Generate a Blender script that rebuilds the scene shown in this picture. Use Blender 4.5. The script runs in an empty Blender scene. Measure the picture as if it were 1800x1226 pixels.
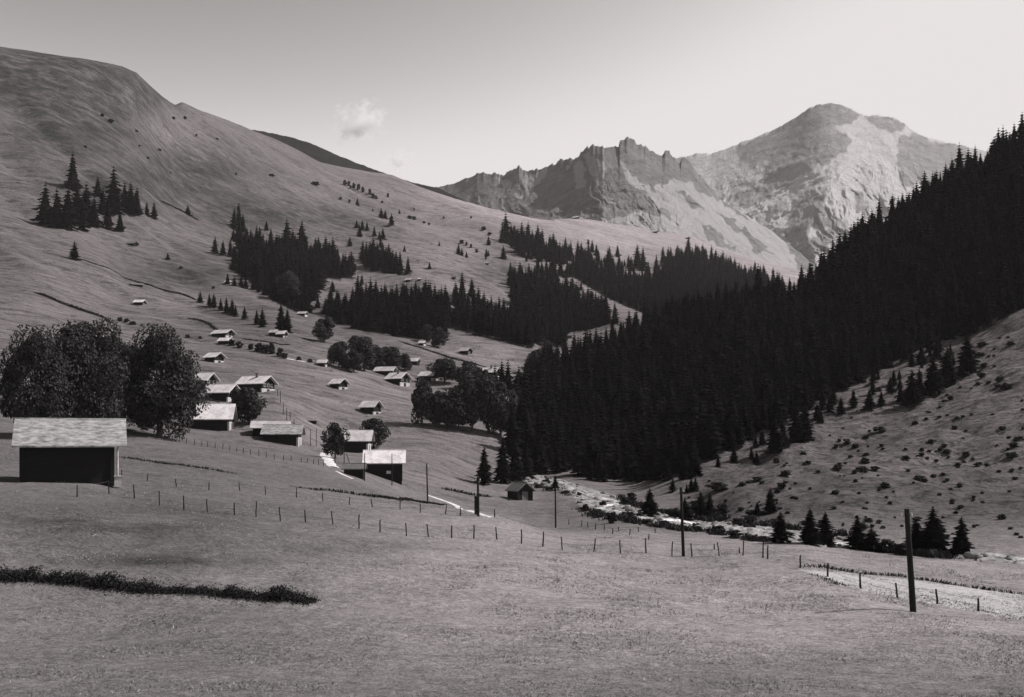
import bpy, bmesh, math, random
import numpy as np
from mathutils import Vector, Matrix

S = bpy.context.scene
C = S.collection
R = math.radians
random.seed(7)
rng = np.random.default_rng(11)

# ------------------------------------------------------------------ camera
F, CX, HY = 1840.0, 900.0, 770.0          # focal length, optical axis and horizon, measured on the 1800 px wide photograph
cam = bpy.data.cameras.new('camera'); cam_o = bpy.data.objects.new('camera', cam); C.objects.link(cam_o)
cam.sensor_width = 36.0; cam.lens = 36.0*F/1800.0
cam.shift_y = (HY-613.0)/1800.0
cam.clip_start = 0.5; cam.clip_end = 40000
cam_o.location = (0, 0, 0); cam_o.rotation_euler = (R(90), 0, 0)
S.camera = cam_o

# ------------------------------------------------------------------ sky, sun, exposure
SUN_AZ, SUN_EL = R(80), R(46)              # azimuth clockwise from the viewing direction
w = bpy.data.worlds.new('World'); S.world = w; w.use_nodes = True
nt = w.node_tree; nt.nodes.clear()
sky = nt.nodes.new('ShaderNodeTexSky'); sky.sky_type = 'NISHITA'; sky.sun_disc = False
sky.sun_elevation = SUN_EL; sky.sun_rotation = SUN_AZ; sky.altitude = 1500; sky.air_density = 1.3; sky.dust_density = 2.5
bw = nt.nodes.new('ShaderNodeRGBToBW')
tint = nt.nodes.new('ShaderNodeMix'); tint.data_type = 'RGBA'; tint.blend_type = 'MULTIPLY'; tint.inputs[0].default_value = 1
tint.inputs[7].default_value = (1.0, 0.95, 0.952, 1)
bg = nt.nodes.new('ShaderNodeBackground'); bg.inputs['Strength'].default_value = 0.06
wo = nt.nodes.new('ShaderNodeOutputWorld')
nt.links.new(sky.outputs['Color'], bw.inputs['Color'])
prev = bw.outputs['Val']                     # contrast of the old black and white plate
for op, val in (('DIVIDE', 3.2), ('POWER', 3.4), ('MULTIPLY', 9.9), ('SMOOTH_MIN', 9.6)):
    mn = nt.nodes.new('ShaderNodeMath'); mn.operation = op; mn.inputs[1].default_value = val; mn.inputs[2].default_value = 3.5
    nt.links.new(prev, mn.inputs[0]); prev = mn.outputs[0]
nt.links.new(prev, tint.inputs[6])
nt.links.new(tint.outputs[2], bg.inputs['Color'])
nt.links.new(bg.outputs['Background'], wo.inputs['Surface'])
sd = Vector((math.sin(SUN_AZ)*math.cos(SUN_EL), math.cos(SUN_AZ)*math.cos(SUN_EL), math.sin(SUN_EL)))
sl = bpy.data.lights.new('sun', 'SUN'); sl.energy = 4.2; sl.angle = R(0.5); sl.color = (1.0, 0.945, 0.945)
so = bpy.data.objects.new('sun', sl); C.objects.link(so); so.rotation_euler = sd.to_track_quat('Z', 'Y').to_euler()
so.location = (300, 0, 600)
S.view_settings.view_transform = 'Standard'; S.view_settings.look = 'None'
S.view_settings.gamma = 1; S.view_settings.exposure = 0.5; S.view_settings.use_curve_mapping = False
S.render.engine = 'CYCLES'
S.cycles.max_bounces = 6; S.cycles.diffuse_bounces = 2; S.cycles.glossy_bounces = 2
S.cycles.volume_bounces = 4; S.cycles.transparent_max_bounces = 8

# ------------------------------------------------------------------ small helpers
def P(px, py, Y):
    return Vector(((px-CX)/F*Y, Y, (HY-py)/F*Y))

def tag(o, label=None, cat=None, group=None, kind=None):
    if label: o['label'] = label
    if cat: o['category'] = cat
    if group: o['group'] = group
    if kind: o['kind'] = kind
    return o

def empty(name, loc, rz=0.0):
    o = bpy.data.objects.new(name, None); C.objects.link(o)
    o.location = loc; o.rotation_euler = (0, 0, rz); o.empty_display_size = 0.3
    return o

def npmesh(name, verts, faces, mats=(), smooth=False, mat_idx=None):
    verts = np.asarray(verts, dtype=np.float32).reshape(-1, 3); faces = np.asarray(faces, dtype=np.int32)
    k = faces.shape[1]
    me = bpy.data.meshes.new(name)
    me.vertices.add(len(verts)); me.vertices.foreach_set('co', verts.ravel())
    me.loops.add(faces.size); me.loops.foreach_set('vertex_index', faces.ravel())
    me.polygons.add(len(faces)); me.polygons.foreach_set('loop_start', np.arange(0, faces.size, k, dtype=np.int32))
    if smooth: me.polygons.foreach_set('use_smooth', np.ones(len(faces), dtype=bool))
    for m in mats: me.materials.append(m)
    if mat_idx is not None: me.polygons.foreach_set('material_index', np.asarray(mat_idx, dtype=np.int32))
    me.update(calc_edges=True); me.validate()
    return me

def link(name, me, parent=None, loc=None):
    o = bpy.data.objects.new(name, me); C.objects.link(o)
    if parent: o.parent = parent
    if loc is not None: o.location = loc
    return o

class MB:
    """collects boxes, prisms and tubes into one mesh"""
    def __init__(s): s.bm = bmesh.new()
    def box(s, x0, x1, y0, y1, z0, z1):
        v = [s.bm.verts.new(p) for p in ((x0,y0,z0),(x1,y0,z0),(x1,y1,z0),(x0,y1,z0),(x0,y0,z1),(x1,y0,z1),(x1,y1,z1),(x0,y1,z1))]
        for f in ((0,3,2,1),(4,5,6,7),(0,1,5,4),(1,2,6,5),(2,3,7,6),(3,0,4,7)): s.bm.faces.new([v[i] for i in f])
        return s
    def prism_x(s, prof, x0, x1):
        a = [s.bm.verts.new((x0, y, z)) for y, z in prof]; b = [s.bm.verts.new((x1, y, z)) for y, z in prof]
        n = len(prof)
        s.bm.faces.new(a[::-1]); s.bm.faces.new(b)
        for i in range(n): s.bm.faces.new((a[i], a[(i+1) % n], b[(i+1) % n], b[i]))
        return s
    def tube(s, p, q, r0, r1, n=8, wob=0.0):
        p, q = Vector(p), Vector(q); d = (q-p).normalized()
        a = d.orthogonal().normalized(); b = d.cross(a)
        rings = []
        K = 4 if wob else 1
        for k in range(K+1):
            t = k/K; c = p.lerp(q, t); r = r0+(r1-r0)*t
            if 0 < k < K or wob and k == K: c = c + a*random.uniform(-wob, wob)+b*random.uniform(-wob, wob)
            rings.append([s.bm.verts.new(c+(a*math.cos(2*math.pi*i/n)+b*math.sin(2*math.pi*i/n))*r) for i in range(n)])
        for k in range(K):
            for i in range(n): s.bm.faces.new((rings[k][i], rings[k][(i+1) % n], rings[k+1][(i+1) % n], rings[k+1][i]))
        s.bm.faces.new(rings[0][::-1]); s.bm.faces.new(rings[-1])
        return s
    def mesh(s, name, mat):
        bmesh.ops.recalc_face_normals(s.bm, faces=s.bm.faces)
        me = bpy.data.meshes.new(name); s.bm.to_mesh(me); s.bm.free()
        me.materials.append(mat); return me
    def build(s, name, mat, parent=None, loc=None):
        return link(name, s.mesh(name, mat), parent, loc)

# vectorised value noise
def _h(ix, iy, seed):
    n = (ix.astype(np.int64)*374761393 + iy.astype(np.int64)*668265263 + seed*974711) & 0x7fffffff
    n = ((n ^ (n >> 13))*1274126177) & 0x7fffffff
    n = ((n ^ (n >> 16))*1911520717) & 0x7fffffff
    return (n ^ (n >> 15)).astype(np.float64)/0x7fffffff*2-1
def vnoise(x, y, seed=0):
    x = np.asarray(x, float); y = np.asarray(y, float)
    ix, iy = np.floor(x), np.floor(y); fx, fy = x-ix, y-iy
    fx = fx*fx*fx*(fx*(fx*6-15)+10); fy = fy*fy*fy*(fy*(fy*6-15)+10)
    a, b = _h(ix, iy, seed), _h(ix+1, iy, seed); c, d = _h(ix, iy+1, seed), _h(ix+1, iy+1, seed)
    return (a*(1-fx)+b*fx)*(1-fy)+(c*(1-fx)+d*fx)*fy
def fbm(x, y, o=4, seed=0, gain=0.5):
    s = 0; a = 1.0
    for k in range(o):
        s = s+a*vnoise(x*2**k+17.3*k, y*2**k-9.1*k, seed+k); a *= gain
    return s
def ridged(x, y, o=4, seed=0, gain=0.5):
    s = 0; a = 1.0
    for k in range(o):
        s = s+a*(1-2*np.abs(vnoise(x*2**k+5.3*k, y*2**k+3.1*k, seed+k))); a *= gain
    return s
def sstep(a, b, x):
    t = np.clip((x-a)/(b-a), 0, 1); return t*t*(3-2*t)
def pchip(x, y, xq):
    x = np.asarray(x, float); y = np.asarray(y, float)
    h = np.diff(x); d = np.diff(y, axis=0)/h.reshape((-1,)+(1,)*(y.ndim-1))
    m = np.zeros_like(y)
    hh = h.reshape((-1,)+(1,)*(y.ndim-1))
    w1 = 2*hh[1:]+hh[:-1]; w2 = hh[1:]+2*hh[:-1]
    ok = d[1:]*d[:-1] > 0
    with np.errstate(divide='ignore', invalid='ignore'):
        mm = (w1+w2)/(w1/d[:-1]+w2/d[1:])
    m[1:-1] = np.where(ok, mm, 0); m[0] = d[0]; m[-1] = d[-1]
    xq = np.clip(xq, x[0], x[-1])
    i = np.clip(np.searchsorted(x, xq)-1, 0, len(x)-2)
    sh = (-1,)+(1,)*(y.ndim-1)
    H = h[i].reshape(sh); t = ((xq-x[i])/h[i]).reshape(sh)
    return ((1+2*t)*(1-t)**2*y[i]+t*(1-t)**2*H*m[i]+t*t*(3-2*t)*y[i+1]+t*t*(t-1)*H*m[i+1])

# ------------------------------------------------------------------ materials
TN = (1.0, 0.985, 0.988)
def grey(v): return (v*TN[0], v*TN[1], v*TN[2], 1)
def newmat(name, rough=0.9, spec=0.2):
    m = bpy.data.materials.new(name); m.use_nodes = True
    b = m.node_tree.nodes['Principled BSDF']
    b.inputs['Roughness'].default_value = rough; b.inputs['Specular IOR Level'].default_value = spec
    return m, m.node_tree, b
def N(t, kind, **kw):
    n = t.nodes.new(kind)
    for k, v in kw.items():
        if k in n.inputs.keys(): n.inputs[k].default_value = v
        else: setattr(n, k, v)
    return n
def noise(t, scale, detail=4, rough=0.55, rot=0.0, stretch=(1, 1, 1), coord='Object'):
    tc = N(t, 'ShaderNodeTexCoord'); mp = N(t, 'ShaderNodeMapping')
    mp.inputs['Rotation'].default_value = (0, 0, rot); mp.inputs['Scale'].default_value = stretch
    n = N(t, 'ShaderNodeTexNoise', Scale=scale, Detail=detail, Roughness=rough)
    t.links.new(tc.outputs[coord], mp.inputs['Vector']); t.links.new(mp.outputs['Vector'], n.inputs['Vector'])
    return n.outputs['Fac']
def ramp(t, fac, stops):
    r = N(t, 'ShaderNodeValToRGB'); e = r.color_ramp.elements
    while len(e) < len(stops): e.new(0.5)
    for el, (p, v) in zip(e, stops): el.position = p; el.color = grey(v)
    t.links.new(fac, r.inputs['Fac']); return r.outputs['Color']
def mixc(t, a, b, fac, mode='MIX'):
    m = N(t, 'ShaderNodeMix'); m.data_type = 'RGBA'; m.blend_type = mode
    for s, k in ((a, 6), (b, 7)):
        if isinstance(s, float): m.inputs[k].default_value = grey(s)
        else: t.links.new(s, m.inputs[k])
    if isinstance(fac, float): m.inputs[0].default_value = fac
    else: t.links.new(fac, m.inputs[0])
    return m.outputs[2]
def bump(t, b, h, strength, dist):
    bp = N(t, 'ShaderNodeBump', Strength=strength, Distance=dist)
    t.links.new(h, bp.inputs['Height']); t.links.new(bp.outputs['Normal'], b.inputs['Normal'])

def meadow_mat():
    m, t, b = newmat('meadow_grass', 1.0, 0.0)
    big = ramp(t, noise(t, 0.012, 5, 0.6), [(0.3, 0.112), (0.7, 0.172)])
    streak = ramp(t, noise(t, 0.03, 6, 0.65, R(45), (1, 7, 1)), [(0.3, 0.42), (0.5, 1.0), (0.75, 1.4)])
    fine = ramp(t, noise(t, 1.3, 5, 0.75), [(0.25, 0.55), (0.5, 1.0), (0.78, 1.5)])
    mid = ramp(t, noise(t, 0.22, 5, 0.7, R(20), (1, 2.2, 1)), [(0.28, 0.7), (0.5, 1.0), (0.75, 1.2)])
    tc_ = N(t, 'ShaderNodeTexCoord'); sp_ = N(t, 'ShaderNodeSeparateXYZ'); t.links.new(tc_.outputs['Object'], sp_.inputs[0])
    fm = N(t, 'ShaderNodeMapRange'); fm.inputs['From Min'].default_value = 110; fm.inputs['From Max'].default_value = 260; fm.inputs['To Min'].default_value = 0.12; fm.inputs['To Max'].default_value = 0.75
    t.links.new(sp_.outputs['Y'], fm.inputs['Value']); fm = fm.outputs['Result']         # steep pasture is gullied, the hay meadow is not
    grain = ramp(t, noise(t, 4.0, 6, 0.8), [(0.3, 0.5), (0.5, 1.0), (0.7, 1.45)])
    c = mixc(t, big, streak, fm, 'MULTIPLY'); c = mixc(t, c, fine, 0.7, 'MULTIPLY'); c = mixc(t, c, mid, 0.5, 'MULTIPLY'); c = mixc(t, c, grain, 0.7, 'MULTIPLY')
    st2 = ramp(t, noise(t, 0.11, 6, 0.7, R(45), (1, 4.5, 1)), [(0.3, 0.6), (0.5, 1.0), (0.72, 1.25)])
    spots = ramp(t, noise(t, 0.16, 7, 0.75, R(45), (1, 1.8, 1)), [(0.535, 1.0), (0.60, 0.38)])
    c = mixc(t, c, st2, fm, 'MULTIPLY'); c = mixc(t, c, spots, fm, 'MULTIPLY')
    dr = N(t, 'ShaderNodeAttribute'); dr.attribute_name = 'pale_tone'
    c = mixc(t, c, mixc(t, c, 2.0, 1.0, 'MULTIPLY'), dr.outputs['Fac'])      # lighter stretches, set by column and distance
    at = N(t, 'ShaderNodeAttribute'); at.attribute_name = 'heath'
    sep = N(t, 'ShaderNodeSeparateColor'); t.links.new(at.outputs['Color'], sep.inputs['Color'])
    patch = ramp(t, noise(t, 0.06, 7, 0.75, R(45), (1, 2.0, 1)), [(0.38, 0.25), (0.56, 1.0)])
    f = N(t, 'ShaderNodeMath', operation='MULTIPLY'); t.links.new(sep.outputs['Red'], f.inputs[0]); t.links.new(patch, f.inputs[1])
    heath = ramp(t, noise(t, 0.3, 5, 0.7), [(0.3, 0.028), (0.7, 0.06)])
    c = mixc(t, c, heath, f.outputs[0])
    tus = ramp(t, noise(t, 0.5, 8, 0.8, 0, (1, 1.3, 1)), [(0.495, 0.0), (0.575, 1.0)])
    f2 = N(t, 'ShaderNodeMath', operation='MULTIPLY'); t.links.new(sep.outputs['Green'], f2.inputs[0]); t.links.new(tus, f2.inputs[1])
    c = mixc(t, c, mixc(t, c, 0.8, 1.0, 'MULTIPLY'), sep.outputs['Green'])    # rough grazing
    c = mixc(t, c, 0.045, f2.outputs[0])
    mo = N(t, 'ShaderNodeAttribute'); mo.attribute_name = 'mown'; c = mixc(t, c, ramp(t, noise(t, 2.0, 4), [(0.3, 0.34), (0.7, 0.46)]), mo.outputs['Fac'])
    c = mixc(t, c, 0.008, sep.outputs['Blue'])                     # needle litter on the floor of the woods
    t.links.new(c, b.inputs['Base Color'])
    hs_ = N(t, 'ShaderNodeMath', operation='MULTIPLY_ADD'); t.links.new(noise(t, 0.07, 8, 0.72, R(45), (1, 2.2, 1)), hs_.inputs[0]); hs_.inputs[1].default_value = 9.0
    t.links.new(noise(t, 0.8, 6, 0.7), hs_.inputs[2])
    bump(t, b, hs_.outputs[0], 0.55, 0.6)
    return m
def simple_mat(name, lo, hi, scale, rough=0.9, spec=0.2, stretch=(1, 1, 1), bs=0.0, bd=0.1, detail=5):
    m, t, b = newmat(name, rough, spec)
    n = noise(t, scale, detail, 0.65, 0, stretch)
    t.links.new(ramp(t, n, [(0.3, lo), (0.7, hi)]), b.inputs['Base Color'])
    if bs: bump(t, b, n, bs, bd)
    return m
def foliage_mat(name, lo, hi, spec=0.15, trans=0.2):
    m, t, b = newmat(name, 0.8, spec)
    g = N(t, 'ShaderNodeNewGeometry')
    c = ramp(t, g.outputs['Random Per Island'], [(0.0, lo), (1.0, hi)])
    t.links.new(c, b.inputs['Base Color'])
    tr = N(t, 'ShaderNodeBsdfTranslucent'); t.links.new(c, tr.inputs['Color'])
    mx = N(t, 'ShaderNodeMixShader'); mx.inputs['Fac'].default_value = trans
    out = [n for n in t.nodes if n.type == 'OUTPUT_MATERIAL'][0]
    t.links.new(b.outputs[0], mx.inputs[1]); t.links.new(tr.outputs[0], mx.inputs[2]); t.links.new(mx.outputs[0], out.inputs['Surface'])
    return m
def rock_mat(name, rock_shade, grass, scale, bs):
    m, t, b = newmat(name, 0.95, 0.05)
    at = N(t, 'ShaderNodeAttribute'); at.attribute_name = 'rock_shade'  # mask holds dark rock together with painted shade of the faces
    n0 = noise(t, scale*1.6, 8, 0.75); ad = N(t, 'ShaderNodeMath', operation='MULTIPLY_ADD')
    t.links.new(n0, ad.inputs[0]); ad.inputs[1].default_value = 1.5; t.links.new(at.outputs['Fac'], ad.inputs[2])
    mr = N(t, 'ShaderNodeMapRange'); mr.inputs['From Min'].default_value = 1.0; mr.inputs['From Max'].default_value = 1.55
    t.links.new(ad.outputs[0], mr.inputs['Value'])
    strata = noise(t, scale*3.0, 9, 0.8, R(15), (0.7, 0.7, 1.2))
    rc = ramp(t, strata, [(0.3, rock_shade*0.45), (0.5, rock_shade), (0.7, rock_shade*1.6)])
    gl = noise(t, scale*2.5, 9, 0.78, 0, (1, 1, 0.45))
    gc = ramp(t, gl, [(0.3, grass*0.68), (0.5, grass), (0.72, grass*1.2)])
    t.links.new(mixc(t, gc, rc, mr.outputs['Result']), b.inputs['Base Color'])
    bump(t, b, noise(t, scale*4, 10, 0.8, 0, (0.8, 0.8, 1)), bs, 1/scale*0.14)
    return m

M = {}
M['meadow'] = meadow_mat()
M['rock_shade'] = rock_mat('ridge_rock', 0.18, 0.35, 0.012, 1.0)
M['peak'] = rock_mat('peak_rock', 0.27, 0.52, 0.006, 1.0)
M['scrub'] = simple_mat('dark_slope', 0.008, 0.02, 0.05, 1, 0)  # one dark tone over the whole dark ridge
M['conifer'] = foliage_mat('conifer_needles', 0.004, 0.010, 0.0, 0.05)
M['leaf'] = foliage_mat('broad_leaves', 0.006, 0.06)
M['bush'] = foliage_mat('bush_leaves', 0.008, 0.03)
M['bark'] = simple_mat('bark', 0.03, 0.07, 6, 0.95, 0.1, (1, 1, 0.2), 0.5, 0.03)
M['wood'] = simple_mat('weathered_dark_wood', 0.006, 0.018, 3.0, 0.9, 0.15, (0.3, 0.3, 8), 0.6, 0.05)
M['shingle'] = simple_mat('silver_shingle_roof', 0.5, 0.8, 1.6, 0.7, 0.35, (1.2, 5, 1), 0.5, 0.05)
M['old_shingle'] = simple_mat('mossy_shingle_roof', 0.09, 0.4, 1.3, 0.9, 0.15, (1, 2.5, 1), 0.7, 0.08)
t_ = M['shingle'].node_tree; b_ = t_.nodes['Principled BSDF']; src = b_.inputs['Base Color'].links[0].from_socket
oi = N(t_, 'ShaderNodeObjectInfo'); st_ = ramp(t_, noise(t_, 0.5, 6, 0.7), [(0.42, 0.62), (0.56, 1.0)])
c_ = mixc(t_, mixc(t_, src, st_, 0.7, 'MULTIPLY'), ramp(t_, oi.outputs['Random'], [(0.0, 0.62), (0.5, 1.0)]), 1.0, 'MULTIPLY'); t_.links.new(c_, b_.inputs['Base Color'])
M['dark_shingle'] = simple_mat('brown_shingle_roof', 0.09, 0.17, 1.5, 0.9, 0.15, (1, 4, 1), 0.6, 0.06)
M['plaster'] = simple_mat('whitewashed_stone', 0.28, 0.58, 2.0, 0.9, 0.1, (1, 1, 1), 0.4, 0.04)
M['glass'] = simple_mat('dark_window_glass', 0.02, 0.03, 1, 0.15, 0.5)
M['post'] = simple_mat('old_post_wood', 0.03, 0.08, 9, 0.95, 0.1, (1, 1, 0.15), 0.5, 0.02)
M['pole'] = simple_mat('tarred_pole_wood', 0.01, 0.026, 5, 0.9, 0.15, (1, 1, 0.1), 0.4, 0.02)
M['wire'] = simple_mat('rusty_wire', 0.08, 0.12, 2, 0.6, 0.4)
M['ceramic'] = simple_mat('white_porcelain', 0.6, 0.7, 2, 0.3, 0.5)
M['path'] = simple_mat('pale_gravel_path', 0.38, 0.62, 1.5, 0.95, 0.1, (1, 1, 1), 0.4, 0.05)
M['gravel'] = simple_mat('stream_gravel', 0.02, 0.4, 0.8, 0.95, 0.1, (1, 1, 1), 1.0, 0.3, 8)
M['stone'] = simple_mat('grey_boulder', 0.07, 0.26, 1.5, 0.9, 0.15, (1, 1, 1), 0.6, 0.1)
def water_mat():
    m, t, b = newmat('white_water', 0.12, 0.5)
    n = noise(t, 0.9, 7, 0.75, 0, (1, 0.5, 1))
    t.links.new(ramp(t, n, [(0.38, 0.12), (0.55, 0.75)]), b.inputs['Base Color'])
    bump(t, b, noise(t, 2.5, 6, 0.7), 0.8, 0.2); return m
M['water'] = water_mat()
def tuft_mat():
    m, t, b = newmat('grass_tufts', 1.0, 0.0)
    g = N(t, 'ShaderNodeNewGeometry')
    c = ramp(t, g.outputs['Random Per Island'], [(0.0, 0.09), (0.6, 0.19), (0.97, 0.3), (1.0, 0.6)])
    t.links.new(c, b.inputs['Base Color'])
    cx = N(t, 'ShaderNodeCombineXYZ', Z=1.0); t.links.new(cx.outputs[0], b.inputs['Normal']); return m
M['tuft'] = tuft_mat()

# ------------------------------------------------------------------ the valley: one height field, columns of (distance, picture row)
NEAR = [(3, 1760), (10, 1430), (20, 1300), (35, 1185)]
COLS = {
 -200: NEAR+[(52,1072),(65,970),(80,880),(95,845),(120,800),(165,740),(200,690),(250,630),(300,560),(430,440),(560,330),(680,220),(780,120),(850,70),(900,62),(1200,110),(1900,240)],
 60:  NEAR+[(52,1072),(65,970),(80,880),(95,850),(120,815),(165,763),(200,722),(250,662),(300,597),(430,480),(560,378),(680,275),(780,175),(850,108),(900,92),(1200,130),(1900,260)],
 125: NEAR+[(52,1072),(65,970),(80,880),(95,852),(120,818),(165,765),(200,725),(250,670),(300,610),(430,500),(560,400),(680,300),(780,200),(850,125),(890,100),(1200,140),(1900,280)],
 230: NEAR+[(52,1072),(65,975),(80,888),(95,865),(120,830),(165,767),(200,730),(250,677),(300,622),(370,570),(460,520),(560,445),(680,360),(780,260),(860,190),(930,126),(1000,132),(1400,250),(1900,320)],
 330: NEAR+[(52,1072),(80,898),(105,858),(165,778),(200,758),(235,715),(290,640),(370,585),(480,525),(600,460),(720,390),(850,300),(980,215),(1040,190),(1100,194),(1400,260),(1900,330)],
 480: NEAR+[(52,1075),(82,913),(105,872),(165,803),(200,780),(250,695),(300,650),(380,588),(480,545),(620,480),(800,400),(1000,310),(1200,250),(1260,242),(1400,265),(1900,340)],
 600: NEAR+[(52,1075),(83,925),(105,885),(140,850),(165,825),(190,808),(215,795),(257,728),(280,690),(330,645),(400,605),(500,560),(650,500),(850,420),(1100,335),(1300,298),(1360,293),(1500,310),(1900,360)],
 740: NEAR+[(52,1075),(84,940),(105,900),(165,880),(190,845),(215,805),(260,745),(300,705),(340,675),(400,625),(500,570),(650,505),(850,435),(1100,375),(1350,331),(1400,329),(1600,345),(1900,375)],
 870: NEAR+[(52,1075),(84,955),(105,915),(165,908),(185,880),(215,850),(260,770),(320,700),(380,658),(440,620),(520,595),(700,520),(900,450),(1150,385),(1300,371),(1350,369),(1600,380),(1900,400)],
 950: NEAR+[(52,1075),(85,965),(110,940),(160,925),(185,885),(230,840),(300,760),(380,680),(450,625),(520,600),(700,540),(900,470),(1150,405),(1350,389),(1400,387),(1600,395),(1900,410)],
 1000: NEAR+[(52,1075),(85,970),(120,940),(160,920),(190,868),(230,835),(300,740),(420,640),(480,615),(560,595),(700,545),(850,500),(1000,460),(1300,400),(1500,386),(1550,385),(1700,392),(1900,405)],
 1100: NEAR+[(52,1078),(86,975),(120,935),(160,903),(190,870),(230,840),(300,720),(400,610),(450,590),(560,570),(650,550),(800,530),(950,500),(1150,460),(1400,412),(1580,398),(1700,402),(1900,415)],
 1200: NEAR+[(52,1080),(88,978),(115,945),(140,922),(165,885),(200,830),(300,700),(420,565),(450,550),(550,562),(700,560),(900,520),(1100,480),(1300,450),(1500,425),(1640,416),(1750,418),(1900,425)],
 1300: NEAR+[(52,1085),(80,990),(105,955),(130,928),(160,865),(200,805),(300,690),(430,540),(460,528),(560,545),(800,540),(1100,500),(1350,465),(1500,452),(1650,448),(1750,450),(1900,455)],
 1410: NEAR+[(52,1085),(75,1000),(100,958),(120,940),(150,870),(200,790),(245,735),(320,650),(430,525),(470,508),(600,540),(900,530),(1200,500),(1500,480),(1700,478),(1900,485)],
 1500: NEAR+[(50,1090),(68,1030),(82,1000),(105,962),(115,955),(140,895),(180,820),(230,750),(275,685),(350,590),(440,440),(470,425),(600,500),(1000,500),(1500,490),(1900,490)],
 1650: NEAR+[(45,1110),(62,1065),(75,1028),(95,980),(105,975),(130,925),(170,840),(220,740),(300,612),(380,470),(460,345),(490,335),(600,400),(1000,500),(1900,500)],
 1800: NEAR+[(45,1120),(60,1085),(75,1040),(95,990),(130,920),(170,820),(220,700),(300,540),(380,390),(440,260),(470,250),(600,330),(1000,480),(1900,500)],
 2100: NEAR+[(45,1120),(60,1085),(75,1040),(95,990),(130,900),(170,780),(220,650),(300,450),(380,240),(440,110),(480,90),(600,200),(1000,400),(1900,500)],
}
NU, NV = 860, 720
GPX = np.linspace(-420, 2280, NU)
GY = np.exp(np.linspace(math.log(3), math.log(1900), NV))
ks = sorted(COLS)
tab = np.array([pchip(np.log([a for a, _ in COLS[k]]), np.array([(HY-b)/F for _, b in COLS[k]]), np.log(GY)) for k in ks])
GV = pchip(np.array(ks, float), tab, GPX)                       # (NU, NV)
ker = np.exp(-np.linspace(-2, 2, 25)**2); ker /= ker.sum()
pad = np.pad(GV, ((12, 12), (0, 0)), 'edge')
GV = sum(ker[i]*pad[i:i+NU] for i in range(25))
# skyline of the left mountain, as seen
SKY_L = [(-420,40),(-200,58),(60,90),(125,100),(170,106),(215,116),(240,128),(262,150),(285,170),(308,186),(320,181),(340,190),(360,198),(400,212),(450,232),(480,243),(520,262),(560,285),(600,294),(640,300),(690,308),(740,330),(800,350),(870,370)]
crest = np.interp(GPX, [a for a, _ in SKY_L], [b for _, b in SKY_L])
jc = np.argmax(GV, axis=1); dv = (HY-crest)/F-GV.max(axis=1); dv[GPX > 870] = 0
kd = np.exp(-np.linspace(-2, 2, 61)**2); kd /= kd.sum(); low = np.convolve(np.pad(dv, 30, 'edge'), kd, 'valid')
for i in range(NU):
    if GPX[i] > 870: break
    lY = np.log(GY/GY[jc[i]])
    GV[i] += low[i]*sstep(math.log(0.70), 0, lY)+(dv[i]-low[i])*sstep(math.log(0.94), 0, lY)
GX = ((GPX[:, None]-CX)/F)*GY[None, :]; GYY = np.broadcast_to(GY[None, :], GX.shape)
PXX = np.broadcast_to(GPX[:, None], GX.shape)
# relief: gullies running downhill on the left, hummocks on the right spur, soft swells in the meadows
ca, sa = math.cos(R(-45)), math.sin(R(-45))
al = GX*ca+GYY*sa; ac = -GX*sa+GYY*ca
far = sstep(230, 520, GYY); leftm = 1-sstep(930, 1020, PXX)
rel = 1.45*far*leftm*(3.4*fbm(ac/95, al/420, 4, 3)+2.6*np.abs(fbm(ac/38, al/240, 4, 9))+0.7*fbm(ac/11, al/45, 3, 21))
rel = rel*(1-0.85*sstep(0.8, 1.0, GYY/np.take(GY, np.argmax(GV, axis=1))[:, None])*(leftm > 0.5))
rel = rel+sstep(700, 1200, GYY)*(1-leftm)*2.5*fbm(GX/90, GYY/90, 4, 5)
spur = sstep(1150, 1260, PXX)*sstep(125, 150, GYY)*(1-sstep(300, 360, GYY))
rel = rel+spur*(0.9*fbm(GX/9, GYY/9, 4, 31)+1.0*fbm(GX/28, GYY/22, 3, 41))
rel = rel+(1-far)*sstep(25, 60, GYY)*(0.35*fbm(GX/26, GYY/26, 3, 51)+0.9*fbm(GX/70, GYY/60, 2, 61)*sstep(110, 200, GYY)+0.10*fbm(GX/3.5, GYY/3.5, 3, 71))
GZ = GV*GYY+rel
GV = GZ/GYY

def _ci(px):
    f = np.clip((np.asarray(px, float)-GPX[0])/(GPX[1]-GPX[0]), 0, NU-1.001); i = f.astype(int); return i, f-i
def zat(X, Y):
    X = np.asarray(X, float); Y = np.asarray(Y, float)
    i, fu = _ci(X/np.maximum(Y, 1)*F+CX)
    g = np.clip(np.log(np.maximum(Y, 3)/3)/math.log(1900/3)*(NV-1), 0, NV-1.001); j = g.astype(int); fv = g-j
    return (GZ[i, j]*(1-fu)*(1-fv)+GZ[i+1, j]*fu*(1-fv)+GZ[i, j+1]*(1-fu)*fv+GZ[i+1, j+1]*fu*fv)
def ground(px, py, ymin=15):
    """the first point of the terrain along a sight line"""
    i, fu = _ci(px); i = int(i); fu = float(fu)
    col = GV[i]*(1-fu)+GV[i+1]*fu; v = (HY-py)/F
    ok = np.nonzero((col >= v) & (GY >= ymin))[0]
    if len(ok) == 0: return None
    j = ok[0]
    if j > 0 and col[j-1] < v:
        t = (v-col[j-1])/(col[j]-col[j-1]); Y = GY[j-1]+(GY[j]-GY[j-1])*t
    else: Y = GY[j]
    return Vector(((px-CX)/F*Y, Y, v*Y))
def onground(X, Y, dz=0.0): return Vector((X, Y, float(zat(X, Y))+dz))

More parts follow.
